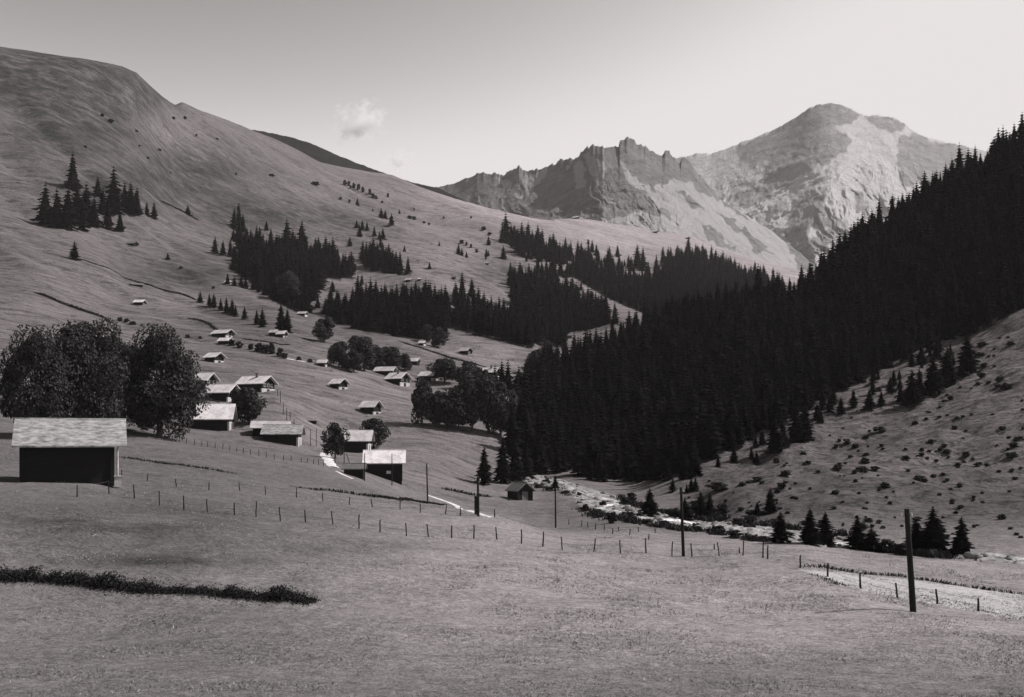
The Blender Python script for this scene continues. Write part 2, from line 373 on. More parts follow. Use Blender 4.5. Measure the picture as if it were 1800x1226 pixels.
# terrain mesh, with coarse columns beyond the frame and a strip behind the viewpoint
exL = np.array([-4200, -2600, -1600, -1000, -650]); exR = np.array([2550, 2900, 3500, 4500, 6200])
APX = np.concatenate([exL, GPX, exR])
AZ = np.concatenate([np.repeat(GZ[:1], 5, 0), GZ, np.repeat(GZ[-1:], 5, 0)])
AX = ((APX[:, None]-CX)/F)*GY[None, :]; AY = np.broadcast_to(GY[None, :], AX.shape)
bx = ((APX-CX)/F)*60
AX = np.concatenate([bx[:, None]*1.5, bx[:, None], AX], 1); nb = len(APX)
AY = np.concatenate([np.full((nb, 1), -60.0), np.full((nb, 1), -12.0), AY], 1); AZ = np.concatenate([np.full((nb, 1), 6.0), np.full((nb, 1), -0.8), AZ], 1)
nu, nv = AX.shape
idx = np.arange(nu*nv).reshape(nu, nv)
fc = np.stack([idx[:-1, :-1], idx[1:, :-1], idx[1:, 1:], idx[:-1, 1:]], -1).reshape(-1, 4)
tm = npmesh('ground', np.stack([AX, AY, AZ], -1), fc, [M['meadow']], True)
# vegetation cover: heath on the high left slope (red), tussocks on the right spur (green)
APXX = np.broadcast_to(APX[:, None], AX.shape); APY = HY-AZ/np.maximum(AY, 1)*F
def blob(cx, cy, rx, ry): return np.exp(-((APXX-cx)/rx)**2-((APY-cy)/ry)**2)
hz = (1.0*blob(180, 160, 120, 40)+0.8*blob(130, 235, 90, 40)+0.45*blob(200, 335, 130, 40)+0.5*blob(330, 300, 120, 45)+0.5*blob(430, 375, 110, 30)+0.5*blob(330, 480, 90, 30)
      +0.35*blob(600, 390, 90, 30)+0.35*blob(880, 480, 60, 25)+0.6*blob(60, 130, 120, 60))*(AY > 220)
near = (AY > 30) & (AY < 130)
hz = hz+near*(0.5*blob(200, 925, 230, 34)+0.5*blob(330, 985, 200, 14)+0.3*blob(600, 960, 120, 15))
hz = np.clip(hz*2.2, 0, 1)
gz = sstep(1130, 1260, APXX)*sstep(118, 140, AY)*(1-sstep(330, 380, AY))
def polymask(X, Y, poly):
    c = np.zeros(X.shape, bool); k = len(poly)
    for i in range(k):
        (x1, y1), (x2, y2) = poly[i], poly[i-1]
        if y1 == y2: continue
        c ^= ((y1 > Y) != (y2 > Y)) & (X < (x2-x1)*(Y-y1)/(y2-y1)+x1)
    return c
mown = polymask(APXX, APY, [(1404,1001),(1500,1008),(1648,1026),(1900,1060),(1900,1110),(1660,1066),(1570,1050),(1480,1030)]) & (AY < 95)
pale_tone = 0.72*sstep(350, 900, APXX)*(1-sstep(100, 140, AY))*sstep(30, 50, AY)+0.3*(1-sstep(60, 80, AY))+0.75*sstep(1050, 1350, AY)*sstep(700, 850, APXX)+0.3*sstep(520, 800, APXX)*sstep(300, 600, AY)+0.2*sstep(400, 600, APXX)*sstep(140, 200, AY)*(1-sstep(300, 450, AY))
da_ = tm.attributes.new('pale_tone', 'FLOAT', 'POINT'); da_.data.foreach_set('value', np.clip(pale_tone, 0, 1).astype(np.float32).ravel())
ma_ = tm.attributes.new('mown', 'FLOAT', 'POINT'); ma_.data.foreach_set('value', mown.astype(np.float32).ravel())
ca_ = tm.color_attributes.new('heath', 'FLOAT_COLOR', 'POINT')
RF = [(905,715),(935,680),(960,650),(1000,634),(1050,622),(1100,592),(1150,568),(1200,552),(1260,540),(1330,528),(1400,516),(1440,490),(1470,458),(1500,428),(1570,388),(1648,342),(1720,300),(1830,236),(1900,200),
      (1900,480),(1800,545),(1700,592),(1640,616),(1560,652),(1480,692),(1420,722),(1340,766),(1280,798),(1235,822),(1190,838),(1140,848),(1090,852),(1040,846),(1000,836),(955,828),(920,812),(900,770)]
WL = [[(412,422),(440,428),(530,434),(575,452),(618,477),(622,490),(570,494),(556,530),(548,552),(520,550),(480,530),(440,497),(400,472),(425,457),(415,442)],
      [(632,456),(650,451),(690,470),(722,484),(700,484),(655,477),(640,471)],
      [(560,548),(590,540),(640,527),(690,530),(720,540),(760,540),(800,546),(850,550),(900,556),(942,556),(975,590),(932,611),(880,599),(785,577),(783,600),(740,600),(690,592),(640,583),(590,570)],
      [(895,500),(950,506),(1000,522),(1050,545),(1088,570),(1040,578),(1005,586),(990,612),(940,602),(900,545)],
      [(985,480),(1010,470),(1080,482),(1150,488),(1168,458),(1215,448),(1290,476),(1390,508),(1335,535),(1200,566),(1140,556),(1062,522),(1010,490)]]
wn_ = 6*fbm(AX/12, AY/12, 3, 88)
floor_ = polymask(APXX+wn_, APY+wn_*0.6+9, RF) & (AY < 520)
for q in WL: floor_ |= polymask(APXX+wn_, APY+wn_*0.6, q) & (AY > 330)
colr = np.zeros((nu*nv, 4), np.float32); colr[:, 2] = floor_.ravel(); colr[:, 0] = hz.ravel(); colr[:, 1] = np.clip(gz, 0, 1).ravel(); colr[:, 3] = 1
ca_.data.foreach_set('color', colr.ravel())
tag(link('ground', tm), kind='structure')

# ------------------------------------------------------------------ mountains behind
def mountain(name, crest, foot, Yc, Yf, disp, mat, n=420, m=150, pw=1.1, jag=0.0, seed=1, rock_shade_polys=(), bare=()):  # bare: lit streaks and patches painted in the pale tone
    x0, x1 = crest[0][0], crest[-1][0]
    px = np.linspace(x0, x1, n)
    ip = lambda pts: np.interp(px, [a for a, _ in pts], [b for _, b in pts])
    cy, fy, yc, yf = ip(crest), ip(foot), ip(Yc), ip(Yf)
    hw = int(34/(px[1]-px[0])); kk = np.exp(-np.linspace(-2, 2, 2*hw+1)**2); kk /= kk.sum()
    raw = cy; ex = np.concatenate([2*cy[0]-cy[hw:0:-1], cy, 2*cy[-1]-cy[-2:-hw-2:-1]])
    cy = np.convolve(ex, kk, 'valid'); rest = raw-cy                      # broad form down the face, crags only near the crest
    if jag:
        jw = jag*(0.35+sstep(820, 880, px)*(1-sstep(1240, 1290, px))) if seed == 3 else jag
        jg = jw*(fbm(px/8, px*0+3, 4, seed)-0.9*np.maximum(0, ridged(px/13, px*0+1, 2, seed+40)-0.5))
    t = np.linspace(0, 1, m)
    T, PX = np.meshgrid(t, px)
    PYY = fy[:, None]+(cy-fy)[:, None]*T**pw
    PYY = PYY+rest[:, None]*T**(9 if jag > 2 else 70)
    if jag: PYY = PYY+jg[:, None]*T**(14 if jag > 2 else 60)
    Y = yf[:, None]+(yc-yf)[:, None]*T
    Y = Y-disp(PX, PYY, T)
    V = np.stack([(PX-CX)/F*Y, Y, (HY-PYY)/F*Y], -1)
    L = V[:, -1].copy(); b1 = L+np.array([0, 120, -60])*(yc.mean()/2000); b2 = L+np.array([0, 900, -700])*(yc.mean()/2000)
    V = np.concatenate([V, b1[:, None], b2[:, None]], 1)
    idx = np.arange(n*(m+2)).reshape(n, m+2)
    fc = np.stack([idx[:-1, :-1], idx[1:, :-1], idx[1:, 1:], idx[:-1, 1:]], -1).reshape(-1, 4)
    me = npmesh(name, V, fc, [mat], True)
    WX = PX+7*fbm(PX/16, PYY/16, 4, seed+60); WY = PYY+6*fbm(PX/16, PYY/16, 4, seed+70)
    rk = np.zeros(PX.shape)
    for q in rock_shade_polys: rk = np.maximum(rk, polymask(WX, WY, q)*1.0)  # rock areas, with shaded faces painted in as the darker tone
    for q in bare: rk = np.where(polymask(WX, WY, q), 0.0, rk)  # lit streaks and patches painted back to the pale tone
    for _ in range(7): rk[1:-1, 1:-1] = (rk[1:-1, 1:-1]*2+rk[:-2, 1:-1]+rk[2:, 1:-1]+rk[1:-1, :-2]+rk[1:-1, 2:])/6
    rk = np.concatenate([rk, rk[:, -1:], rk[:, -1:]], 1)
    me.attributes.new('rock_shade', 'FLOAT', 'POINT').data.foreach_set('value', rk.astype(np.float32).ravel())
    return tag(link(name, me), kind='structure')

def tent(PX, PYY, line, wl, wr):
    """a buttress whose edge runs along a line of (px, py); falls off at different rates left and right"""
    pts = sorted(line, key=lambda q: q[1])
    e = np.interp(PYY, [q[1] for q in pts], [q[0] for q in pts])
    d = PX-e
    return np.where(d < 0, np.exp(d/wl), np.exp(-d/wr))

def d_ridge(PX, PYY, T):
    env = sstep(0, 0.2, T)*(1-T)**0.8*1.35
    wr = sstep(1100, 1170, PX-(PYY-250)*0.7)
    wx, wy = 20*fbm(PX/45, PYY/45, 4, 90), 20*fbm(PX/45, PYY/45, 4, 92)
    left = 9*ridged((PX+wx-(PYY-300)*np.clip((PX-900)/260, -0.5, 0.8))/30, (PYY+wy)/70, 6, 4, 0.58)+4*fbm(PX/9, PYY/9, 4, 8)
    right = 14*ridged((PX+wx-PYY*1.15)/30, (PYY+wy+PX*.5)/90, 5, 6, 0.55)+4*fbm(PX/9, PYY/9, 4, 12)
    b = 34*tent(PX+wx*.8, PYY, [(1050, 250), (1075, 290), (1125, 345), (1180, 395)], 50, 90)+26*tent(PX+wx, PYY, [(1040, 255), (1010, 330), (960, 390)], 50, 30)
    b = b+26*tent(PX+wx*.8, PYY, [(1175, 265), (1235, 330), (1340, 430)], 34, 70)+20*tent(PX+wx, PYY, [(1105, 245), (1150, 300), (1230, 380), (1290, 430)], 30, 60)
    b = b+20*tent(PX+wx, PYY, [(905, 295), (935, 350), (960, 390)], 18, 40)+16*tent(PX+wx, PYY, [(840, 306), (850, 350), (860, 390)], 15, 40)
    return env*(left*(1-wr)+right*wr)+b*env
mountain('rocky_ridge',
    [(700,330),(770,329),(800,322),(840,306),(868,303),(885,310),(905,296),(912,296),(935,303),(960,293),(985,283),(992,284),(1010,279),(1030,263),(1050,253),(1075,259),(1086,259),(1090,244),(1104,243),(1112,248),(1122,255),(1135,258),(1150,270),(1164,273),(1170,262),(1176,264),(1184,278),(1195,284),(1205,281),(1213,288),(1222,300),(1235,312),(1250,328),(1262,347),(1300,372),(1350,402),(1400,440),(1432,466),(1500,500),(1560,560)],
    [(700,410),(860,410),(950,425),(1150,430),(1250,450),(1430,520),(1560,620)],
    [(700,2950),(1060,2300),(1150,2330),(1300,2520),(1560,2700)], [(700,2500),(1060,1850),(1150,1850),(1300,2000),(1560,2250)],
    d_ridge, M['rock_shade'], 1000, 210, 1.4, 2.6, 3,
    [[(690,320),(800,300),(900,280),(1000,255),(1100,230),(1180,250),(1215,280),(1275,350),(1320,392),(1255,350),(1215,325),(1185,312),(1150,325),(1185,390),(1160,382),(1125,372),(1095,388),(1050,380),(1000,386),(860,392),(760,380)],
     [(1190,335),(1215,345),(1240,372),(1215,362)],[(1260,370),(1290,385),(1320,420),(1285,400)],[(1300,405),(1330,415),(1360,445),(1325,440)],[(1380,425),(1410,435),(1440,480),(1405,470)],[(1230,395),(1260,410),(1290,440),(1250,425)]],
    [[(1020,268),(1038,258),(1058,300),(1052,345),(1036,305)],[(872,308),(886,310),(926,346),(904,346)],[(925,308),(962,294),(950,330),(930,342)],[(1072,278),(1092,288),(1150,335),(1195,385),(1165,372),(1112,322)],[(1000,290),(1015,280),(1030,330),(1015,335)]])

def d_peak(PX, PYY, T):
    env = sstep(0, 0.15, T)*(1-T)**0.7*1.35
    edge = np.interp(PYY, [181, 205, 290, 360, 400, 480], [1520, 1535, 1500, 1440, 1420, 1425])
    wr = sstep(-25, 25, PX-edge)
    wx, wy = 14*fbm(PX/50, PYY/50, 4, 95), 14*fbm(PX/50, PYY/50, 4, 96)
    left = 30*ridged((PX+PYY*1.4+wx)/55, (PX-PYY+wy)/150, 6, 14, 0.58)+6*fbm(PX/8, PYY/8, 4, 18)
    right = 36*ridged((PX-PYY*0.7+wx)/40, (PX+PYY+wy)/120, 6, 15, 0.58)+6*fbm(PX/8, PYY/8, 4, 19)
    b = 190*tent(PX+wx, PYY, [(1520, 181), (1535, 205), (1500, 290), (1440, 360), (1420, 400), (1425, 480)], 60, 220)
    b = b+90*tent(PX+wx, PYY, [(1460, 185), (1400, 260), (1330, 340), (1270, 400)], 80, 60)+45*tent(PX+wx, PYY, [(1340, 240), (1300, 300), (1240, 350)], 50, 40)
    b = b+90*tent(PX+wx, PYY, [(1610, 235), (1585, 330), (1560, 420)], 30, 120)+50*tent(PX+wx, PYY, [(1480, 330), (1500, 400), (1530, 460)], 25, 50)
    return env*(left*(1-wr)+right*wr)+b*env
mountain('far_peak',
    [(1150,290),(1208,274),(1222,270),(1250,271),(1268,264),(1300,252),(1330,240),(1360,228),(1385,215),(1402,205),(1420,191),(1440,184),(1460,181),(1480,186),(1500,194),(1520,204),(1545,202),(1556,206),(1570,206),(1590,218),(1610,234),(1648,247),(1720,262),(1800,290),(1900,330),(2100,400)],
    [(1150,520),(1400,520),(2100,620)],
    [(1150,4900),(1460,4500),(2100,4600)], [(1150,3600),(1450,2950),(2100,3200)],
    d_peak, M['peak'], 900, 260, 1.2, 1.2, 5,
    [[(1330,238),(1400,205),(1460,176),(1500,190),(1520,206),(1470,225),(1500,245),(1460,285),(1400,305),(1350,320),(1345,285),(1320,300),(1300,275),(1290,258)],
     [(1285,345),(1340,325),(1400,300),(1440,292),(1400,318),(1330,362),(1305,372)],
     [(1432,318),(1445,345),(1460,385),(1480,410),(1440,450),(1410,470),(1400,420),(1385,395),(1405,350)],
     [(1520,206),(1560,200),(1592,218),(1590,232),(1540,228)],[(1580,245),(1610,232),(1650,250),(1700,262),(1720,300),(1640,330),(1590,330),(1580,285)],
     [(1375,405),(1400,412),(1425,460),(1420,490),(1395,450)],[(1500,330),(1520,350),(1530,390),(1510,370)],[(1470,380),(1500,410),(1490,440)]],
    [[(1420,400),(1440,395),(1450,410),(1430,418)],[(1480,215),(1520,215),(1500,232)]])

mountain('dark_ridge',
    [(380,250),(440,228),(470,233),(500,239),(540,250),(570,262),(600,276),(630,288),(660,299),(690,311),(720,319),(745,326),(770,331),(800,345),(860,372),(950,400)],
    [(380,330),(600,350),(760,380),(950,420)],
    [(380,2500),(950,1900)], [(380,2300),(950,1700)],
    lambda a, b, t: np.sin(np.pi*t)*10*fbm(a/30, b/30, 4, 2), M['scrub'], 200, 40, 1.0, 0.6, 9)  # the 'scrub' material here is one plain dark tone

# ------------------------------------------------------------------ paths, stream bed, water, grassy banks
def smooth_line(pts, step):
    """terrain points every `step` metres along a polyline seen at picture positions"""
    g = [ground(*p) for p in pts]; g = [q for q in g if q is not None]
    d = [0.0]
    for a, b in zip(g, g[1:]): d.append(d[-1]+(b.xy-a.xy).length)
    n = max(3, int(d[-1]/step)+1); q = np.linspace(0, d[-1], n); d = np.array(d)
    X = pchip(d, np.array([v.x for v in g]), q); Y = pchip(d, np.array([v.y for v in g]), q)
    return X, Y
def ribbon(name, pts, width, mat, dz=0.06, kind='structure', wob=0.25, step=1.0, nw=5):
    X, Y = smooth_line(pts, step); n = len(X)
    tx, ty = np.gradient(X), np.gradient(Y); l = np.hypot(tx, ty)+1e-9; nx, ny = -ty/l, tx/l
    wl = width*0.5*(1+wob*vnoise(np.arange(n)*0.6, np.zeros(n), 3)); wr = width*0.5*(1+wob*vnoise(np.arange(n)*0.6, np.zeros(n)+7, 5))
    V = []
    for k in np.linspace(-1, 1, nw):
        o = np.where(k < 0, wl, wr)*k; xx, yy = X+nx*o, Y+ny*o
        V.append(np.stack([xx, yy, zat(xx, yy)+dz*(1-0.9*abs(k)**3)], -1))
    V = np.stack(V, 1); idx = np.arange(n*nw).reshape(n, nw)
    fc = np.stack([idx[:-1, :-1], idx[1:, :-1], idx[1:, 1:], idx[:-1, 1:]], -1).reshape(-1, 4)
    return tag(link(name, npmesh(name, V, fc, [mat], True)), kind=kind)
ribbon('path', [(752,871),(775,879),(800,888),(825,898),(850,906),(868,911)], 1.1, M['path'])
ribbon('path', [(571,797),(575,806),(580,814),(588,822)], 1.9, M['path'], 0.12)
ribbon('path', [(592,829),(606,836),(622,843)], 0.7, M['path'])
ribbon('path', [(505,631),(522,634),(540,637)], 1.0, M['path'])

bt = [(922,830),(985,842),(1030,857),(1080,870),(1112,888),(1160,903),(1220,913),(1300,918),(1380,929),(1440,940),(1520,954),(1660,968),(1830,985)]
bb = [(918,848),(970,858),(1003,868),(1012,884),(1022,896),(1070,910),(1122,919),(1190,931),(1270,941),(1360,953),(1440,961),(1540,968),(1680,980),(1830,996)]
V = []; nn, mm = 220, 16
for t in np.linspace(0, 1, nn):
    def at(pl):
        s_ = t*(len(pl)-1); i = min(int(s_), len(pl)-2); f = s_-i
        return pl[i][0]*(1-f)+pl[i+1][0]*f, pl[i][1]*(1-f)+pl[i+1][1]*f
    a, b = ground(*at(bt)), ground(*at(bb))
    for k in np.linspace(0, 1, mm):
        q = a.lerp(b, k); V.append((q.x, q.y))
V = np.array(V); e = np.tile(np.sin(np.pi*np.linspace(0, 1, mm)), nn)
zz = zat(V[:, 0], V[:, 1])-0.02+e**0.5*(0.10+0.28*np.abs(fbm(V[:, 0]/0.9, V[:, 1]/0.9, 3, 77)))
idx = np.arange(nn*mm).reshape(nn, mm)
gm = npmesh('gravel', np.column_stack([V, zz]), np.stack([idx[:-1, :-1], idx[1:, :-1], idx[1:, 1:], idx[:-1, 1:]], -1).reshape(-1, 4), [M['gravel']])
tag(link('gravel', gm), 'grey gravel bed of the mountain stream along the valley bottom', 'gravel', kind='stuff')
ribbon('stream', [(928,838),(975,849),(1003,860),(1016,868),(1040,875),(1072,881),(1085,888),(1052,897),(1080,903),(1112,910),(1170,917),(1225,923),(1275,930),(1340,938),(1410,950),(1500,962),(1660,975),(1820,992)], 1.7, M['water'], 0.42, wob=0.6, step=0.6)

def blades(name, pts, h, mat, label, dens=30, wide=0.22, lean=0.4):
    X, Y = smooth_line(pts, 1.0); n = len(X); m = int(n*dens)
    q = rng.random(m)*(n-1); i = q.astype(int); f = q-i; i1 = np.minimum(i+1, n-1)
    tx, ty = np.gradient(X), np.gradient(Y); l = np.hypot(tx, ty)+1e-9
    o = rng.normal(0, wide, m)
    x = X[i]*(1-f)+X[i1]*f-ty[i]/l[i]*o; y = Y[i]*(1-f)+Y[i1]*f+tx[i]/l[i]*o
    end = np.minimum(1, np.minimum(q, n-1-q)/(0.15*n)+0.35)
    if name == 'bank_scrub': end = end*np.clip(0.55+1.3*fbm(x/2.6, y/2.6, 3, 151), 0.02, 1.1)
    H = 0.75*h*(0.45+0.7*rng.random(m))*end; W = H*(0.15+0.2*rng.random(m)); a = rng.random(m)*np.pi
    z = zat(x, y)
    dx, dy = np.cos(a)*W, np.sin(a)*W; ox, oy = rng.normal(0, lean, (2, m))*H
    T = np.stack([np.stack([x-dx, y-dy, z-0.05], -1), np.stack([x+dx, y+dy, z-0.05], -1), np.stack([x+ox+dx*.4, y+oy+dy*.4, z+H], -1), np.stack([x+ox-dx*.6, y+oy-dy*.6, z+H*.9], -1)], 1)
    return tag(link(name, npmesh(name, T, np.arange(4*m).reshape(m, 4), [mat])), label, 'grass', kind='stuff')
for pts, h, lb in (
    ([(206,803),(260,811),(330,820),(400,831),(420,834)], 0.32, 'dark grassy lip of the terrace behind the foreground barn'),
    ([(505,855),(560,862),(640,872),(700,880),(742,884),(785,887)], 0.42, 'dark grassy lip of the terrace in the middle of the meadow'),
    ([(775,859),(810,866),(866,875)], 0.55, 'dark grass blades standing in for a cast shadow above the pale path'),  # dark blades take the place of a cast shadow here
    ([(1400,999),(1480,1004),(1560,1012),(1648,1024),(1820,1045)], 0.3, 'dark grass edge across the field at the lower right'),
    ([(1422,1009),(1450,1018),(1487,1031)], 0.18, 'thin dark grass edge by the lower right fence posts'),
    ([(210,484),(255,500),(300,514),(330,522),(347,529)], 0.9, 'dark grassy bank above the lone hut on the left slope'),
    ([(60,515),(125,540),(160,552),(187,561)], 1.1, 'dark bank on the left slope at the edge of the view'),
    ([(330,560),(355,565),(385,582)], 0.7, 'dark grassy bank leading to the paired chalets'),
    ([(425,596),(470,602),(512,606)], 0.6, 'dark grassy edge right of the paired chalets'),
    ([(700,600),(750,616),(800,632),(860,648)], 0.7, 'line of tall dark grass below the wood'),
    ([(835,588),(870,597),(900,605),(932,613)], 0.9, 'dark grassy track along the foot of the wood'),
    ([(140,455),(170,466),(215,484)], 0.6, 'dark grassy terrace edge high on the left slope'),
    ([(280,352),(320,372),(350,388)], 1.3, 'dark gully edge on the left mountainside')):
    blades('grass_bank_or_shade_strip', pts, h, M['bush'], lb)

for pts, h, lb in (
    ([(1018,893),(1040,902),(1075,912),(1120,920),(1190,932),(1270,942),(1360,955)], 0.75, 'ragged dark scrub along the near bank of the stream'),
    ([(1085,870),(1115,888),(1160,902),(1220,912),(1300,917),(1380,928),(1450,938),(1540,952),(1660,966)], 0.8, 'ragged dark scrub along the far bank of the stream'),
    ([(1500,960),(1560,972),(1640,980),(1760,990)], 0.9, 'dark scrub behind the leaning pole at the lower right'),
    ([(935,852),(975,862),(1003,872)], 0.5, 'low scrub where the stream leaves the wood')):
    blades('bank_scrub', pts, h, M['bush'], lb, 60, 0.55, 0.5)

# ------------------------------------------------------------------ conifers
def conifer_data(seed, tiers, nb, rmax=0.17, ragged=0.25, trunk=True):
    r = np.random.default_rng(seed); Q = []; mi = []
    z0 = 0.05+0.05*r.random()
    for k in range(tiers):
        z = z0+(0.985-z0)*(k/(tiers-1))**0.92
        rad = rmax*(1-z)**0.68*(1+r.normal(0, ragged*0.4))+0.008
        n = max(4, int(nb*(0.45+0.55*(1-z)))); a0 = r.random()*6.28
        for j in range(n):
            a = a0+6.283*(j+r.normal(0, 0.18))/n; rr = rad*(1+r.normal(0, ragged)); zz = z+r.normal(0, 0.006)
            dr = rr*(0.30+0.25*r.random()); wd = 3.6/n
            f = 0.62
            Q.append([(0, 0, zz+0.022), (math.cos(a-wd)*rr*f, math.sin(a-wd)*rr*f, zz-dr*0.75), (math.cos(a)*rr, math.sin(a)*rr, zz-dr*0.72), (math.cos(a+wd)*rr*f, math.sin(a+wd)*rr*f, zz-dr*0.75)]); mi.append(0)
    n = 7                                                        # shaded inner cone of old twigs
    for j in range(n):
        a, b = 6.283*j/n, 6.283*(j+1)/n; rc = rmax*0.6
        Q.append([(0, 0, 0.9), (math.cos(a)*rc, math.sin(a)*rc, z0+0.03), (0, 0, z0), (math.cos(b)*rc, math.sin(b)*rc, z0+0.03)]); mi.append(0)
    T = []
    for j in range(6):
        a, b = 6.283*j/6, 6.283*(j+1)/6
        T.append([(math.cos(a)*.018, math.sin(a)*.018, -0.06), (math.cos(b)*.018, math.sin(b)*.018, -0.06), (math.cos(b)*.009, math.sin(b)*.009, 0.5), (math.cos(a)*.009, math.sin(a)*.009, 0.5)])
    return np.array(Q), np.array(T)
def quads(name, Q, mats, mi=None):
    return npmesh(name, Q.reshape(-1, 3), np.arange(Q.shape[0]*4).reshape(-1, 4), mats, False, mi)
FV = [conifer_data(100+i, 13, 10, 0.24+0.015*(i % 4), 0.2) for i in range(8)]      # forest kinds
FM = [quads('spruce', np.concatenate([q, t]), [M['conifer'], M['bark']], [0]*len(q)+[1]*len(t)) for q, t in FV]
DV = [conifer_data(200+i, 22, 15, 0.27+0.02*(i % 3), 0.2) for i in range(5)]
DC = [quads('crown', q, [M['conifer']]) for q, t in DV]; DT = [quads('trunk', t, [M['bark']]) for q, t in DV]

def spruce(px, py, h, label, group, parts=False, wide=1.0, ymin=15, p=None):
    p = p or ground(px, py, ymin)
    if p is None: return None
    H = h*p.y/F
    if parts:
        k = random.randrange(len(DC)); o = empty('spruce', p, random.random()*6.28)
        link('crown', DC[k], o); link('trunk', DT[k], o)
    else:
        o = link('spruce', random.choice(FM), None, p); o.rotation_euler.z = random.random()*6.28
    o.scale = (H*wide, H*wide, H)
    tag(o, label, 'tree', group); return o

def inpoly(x, y, poly):
    c = False; n = len(poly)
    for i in range(n):
        (x1, y1), (x2, y2) = poly[i], poly[i-1]
        if (y1 > y) != (y2 > y) and x < (x2-x1)*(y-y1)/(y2-y1)+x1: c = not c
    return c
def scatter(poly, sx, sy, seed, jit=0.45):
    r = random.Random(seed); xs = [a for a, _ in poly]; ys = [b for _, b in poly]; out = []
    y = min(ys); row = 0
    while y < max(ys):
        x = min(xs)+(row % 2)*sx/2
        while x < max(xs):
            a, b = x+r.uniform(-jit, jit)*sx, y+r.uniform(-jit, jit)*sy
            if inpoly(a, b, poly): out.append((a, b))
            x += sx
        y += sy; row += 1
    return out
stuff = []; single = []          # (point, height m, width factor)
def wood(poly, sx, sy, h, seed, hv=0.22, keep=1.0, wide=1.0, count=None, ymin=15):
    r = random.Random(seed*3+1)
    for x, y in scatter(poly, sx, sy, seed):
        if r.random() > keep: continue
        p = ground(x, y, ymin)
        if p is None: continue
        hh = (h(x, y) if callable(h) else h)*max(0.5, 1+r.gauss(0, hv))
        (single if count and count(x, y) else stuff).append((p, hh*p.y/F, wide*r.uniform(0.85, 1.2), x, y))
# right hand slope: the big shaded wood
hr = lambda x, y: np.interp(y, [200, 500, 560, 640, 760, 850], [46, 44, 40, 48, 58, 64])*(0.85 if 1000 < x < 1200 and y < 640 else 1)
wood(RF, 12, 13.5, hr, 1, 0.3, 1.0, 0.95, count=lambda x, y: y > np.interp(x, [880,950,1000,1100,1200,1300,1400,1500,1650,1900], [700,770,785,800,795,762,690,660,585,440]) and x < 1760)
# skyline of that wood stands out tree by tree
for a, b in zip(RF[2:17], RF[3:18]):
    n = max(1, int(math.dist(a, b)/13))
    for k in range(n):
        t = (k+random.uniform(0.1, 0.9))/n; x = a[0]+(b[0]-a[0])*t; y = a[1]+(b[1]-a[1])*t+random.uniform(-1, 5)
        p = ground(x, y)
        if p is not None and p.y < 560: single.append((p, random.uniform(26, 50)*p.y/F, random.uniform(0.85, 1.15), x, y))
# woods across the valley
wood([(412,422),(440,428),(530,434),(575,452),(618,477),(622,490),(570,494),(556,530),(548,552),(520,550),(480,530),(440,497),(400,472),(425,457),(415,442)], 9, 9, 34, 2, 0.25)
wood([(632,456),(650,451),(690,470),(722,484),(700,484),(655,477),(640,471)], 7, 7, 32, 3)
wood([(560,548),(590,540),(640,527),(690,530),(720,540),(760,540),(800,546),(850,550),(900,556),(942,556),(975,590),(932,611),(880,599),(785,577),(783,600),(740,600),(690,592),(640,583),(590,570)], 9, 9, 38, 4, 0.22)
wood([(700,540),(730,525),(745,530),(780,540),(790,548),(720,560)], 8, 8, 36, 14)
wood([(795,520),(830,512),(840,545),(800,548)], 9, 9, 30, 15, 0.3, 0.7)
wood([(895,500),(950,506),(1000,522),(1050,545),(1088,570),(1040,578),(1005,586),(990,612),(940,602),(900,545)], 8, 8, 36, 5)
wood([(885,487),(925,490),(962,502),(950,508),(900,500)], 8, 7, 28, 6)
wood([(868,422),(905,418),(960,436),(1010,448),(1060,460),(1130,472),(1140,484),(1060,480),(1005,470),(950,456),(900,440)], 8, 6, 26, 7, 0.3, 0.75)
wood([(900,430),(940,436),(990,455),(1000,470),(950,462),(915,452)], 7, 6, 28, 17, 0.25)
wood([(985,480),(1010,470),(1080,482),(1150,488),(1168,458),(1215,448),(1290,476),(1390,508),(1335,535),(1200,566),(1140,556),(1062,522),(1010,490)], 7.5, 7, 25, 8, 0.22, 0.97)
for k_, (pl, n_) in enumerate((([(380,400),(640,400),(720,470),(740,520),(560,560),(400,520)], 40), ([(860,400),(1100,440),(1160,500),(980,520),(850,470)], 40), ([(560,490),(640,500),(700,540),(620,560)], 14), ([(930,470),(1060,520),(1110,560),(1000,590)], 16))):
    r_ = random.Random(50+k_)
    for _ in range(n_):
        x, y = r_.uniform(min(a for a, _ in pl), max(a for a, _ in pl)), r_.uniform(min(b for _, b in pl), max(b for _, b in pl))
        if inpoly(x, y, pl) and ground(x, y) is not None: p = ground(x, y); stuff.append((p, r_.uniform(10, 26)*p.y/F, 1.1, x, y))
wood([(940,480),(985,478),(1000,492),(960,500)], 8, 7, 28, 9, 0.25, 0.8)
FOREST_LABEL = 'dark spruce in the dense shaded wood on the steep right hand slope'
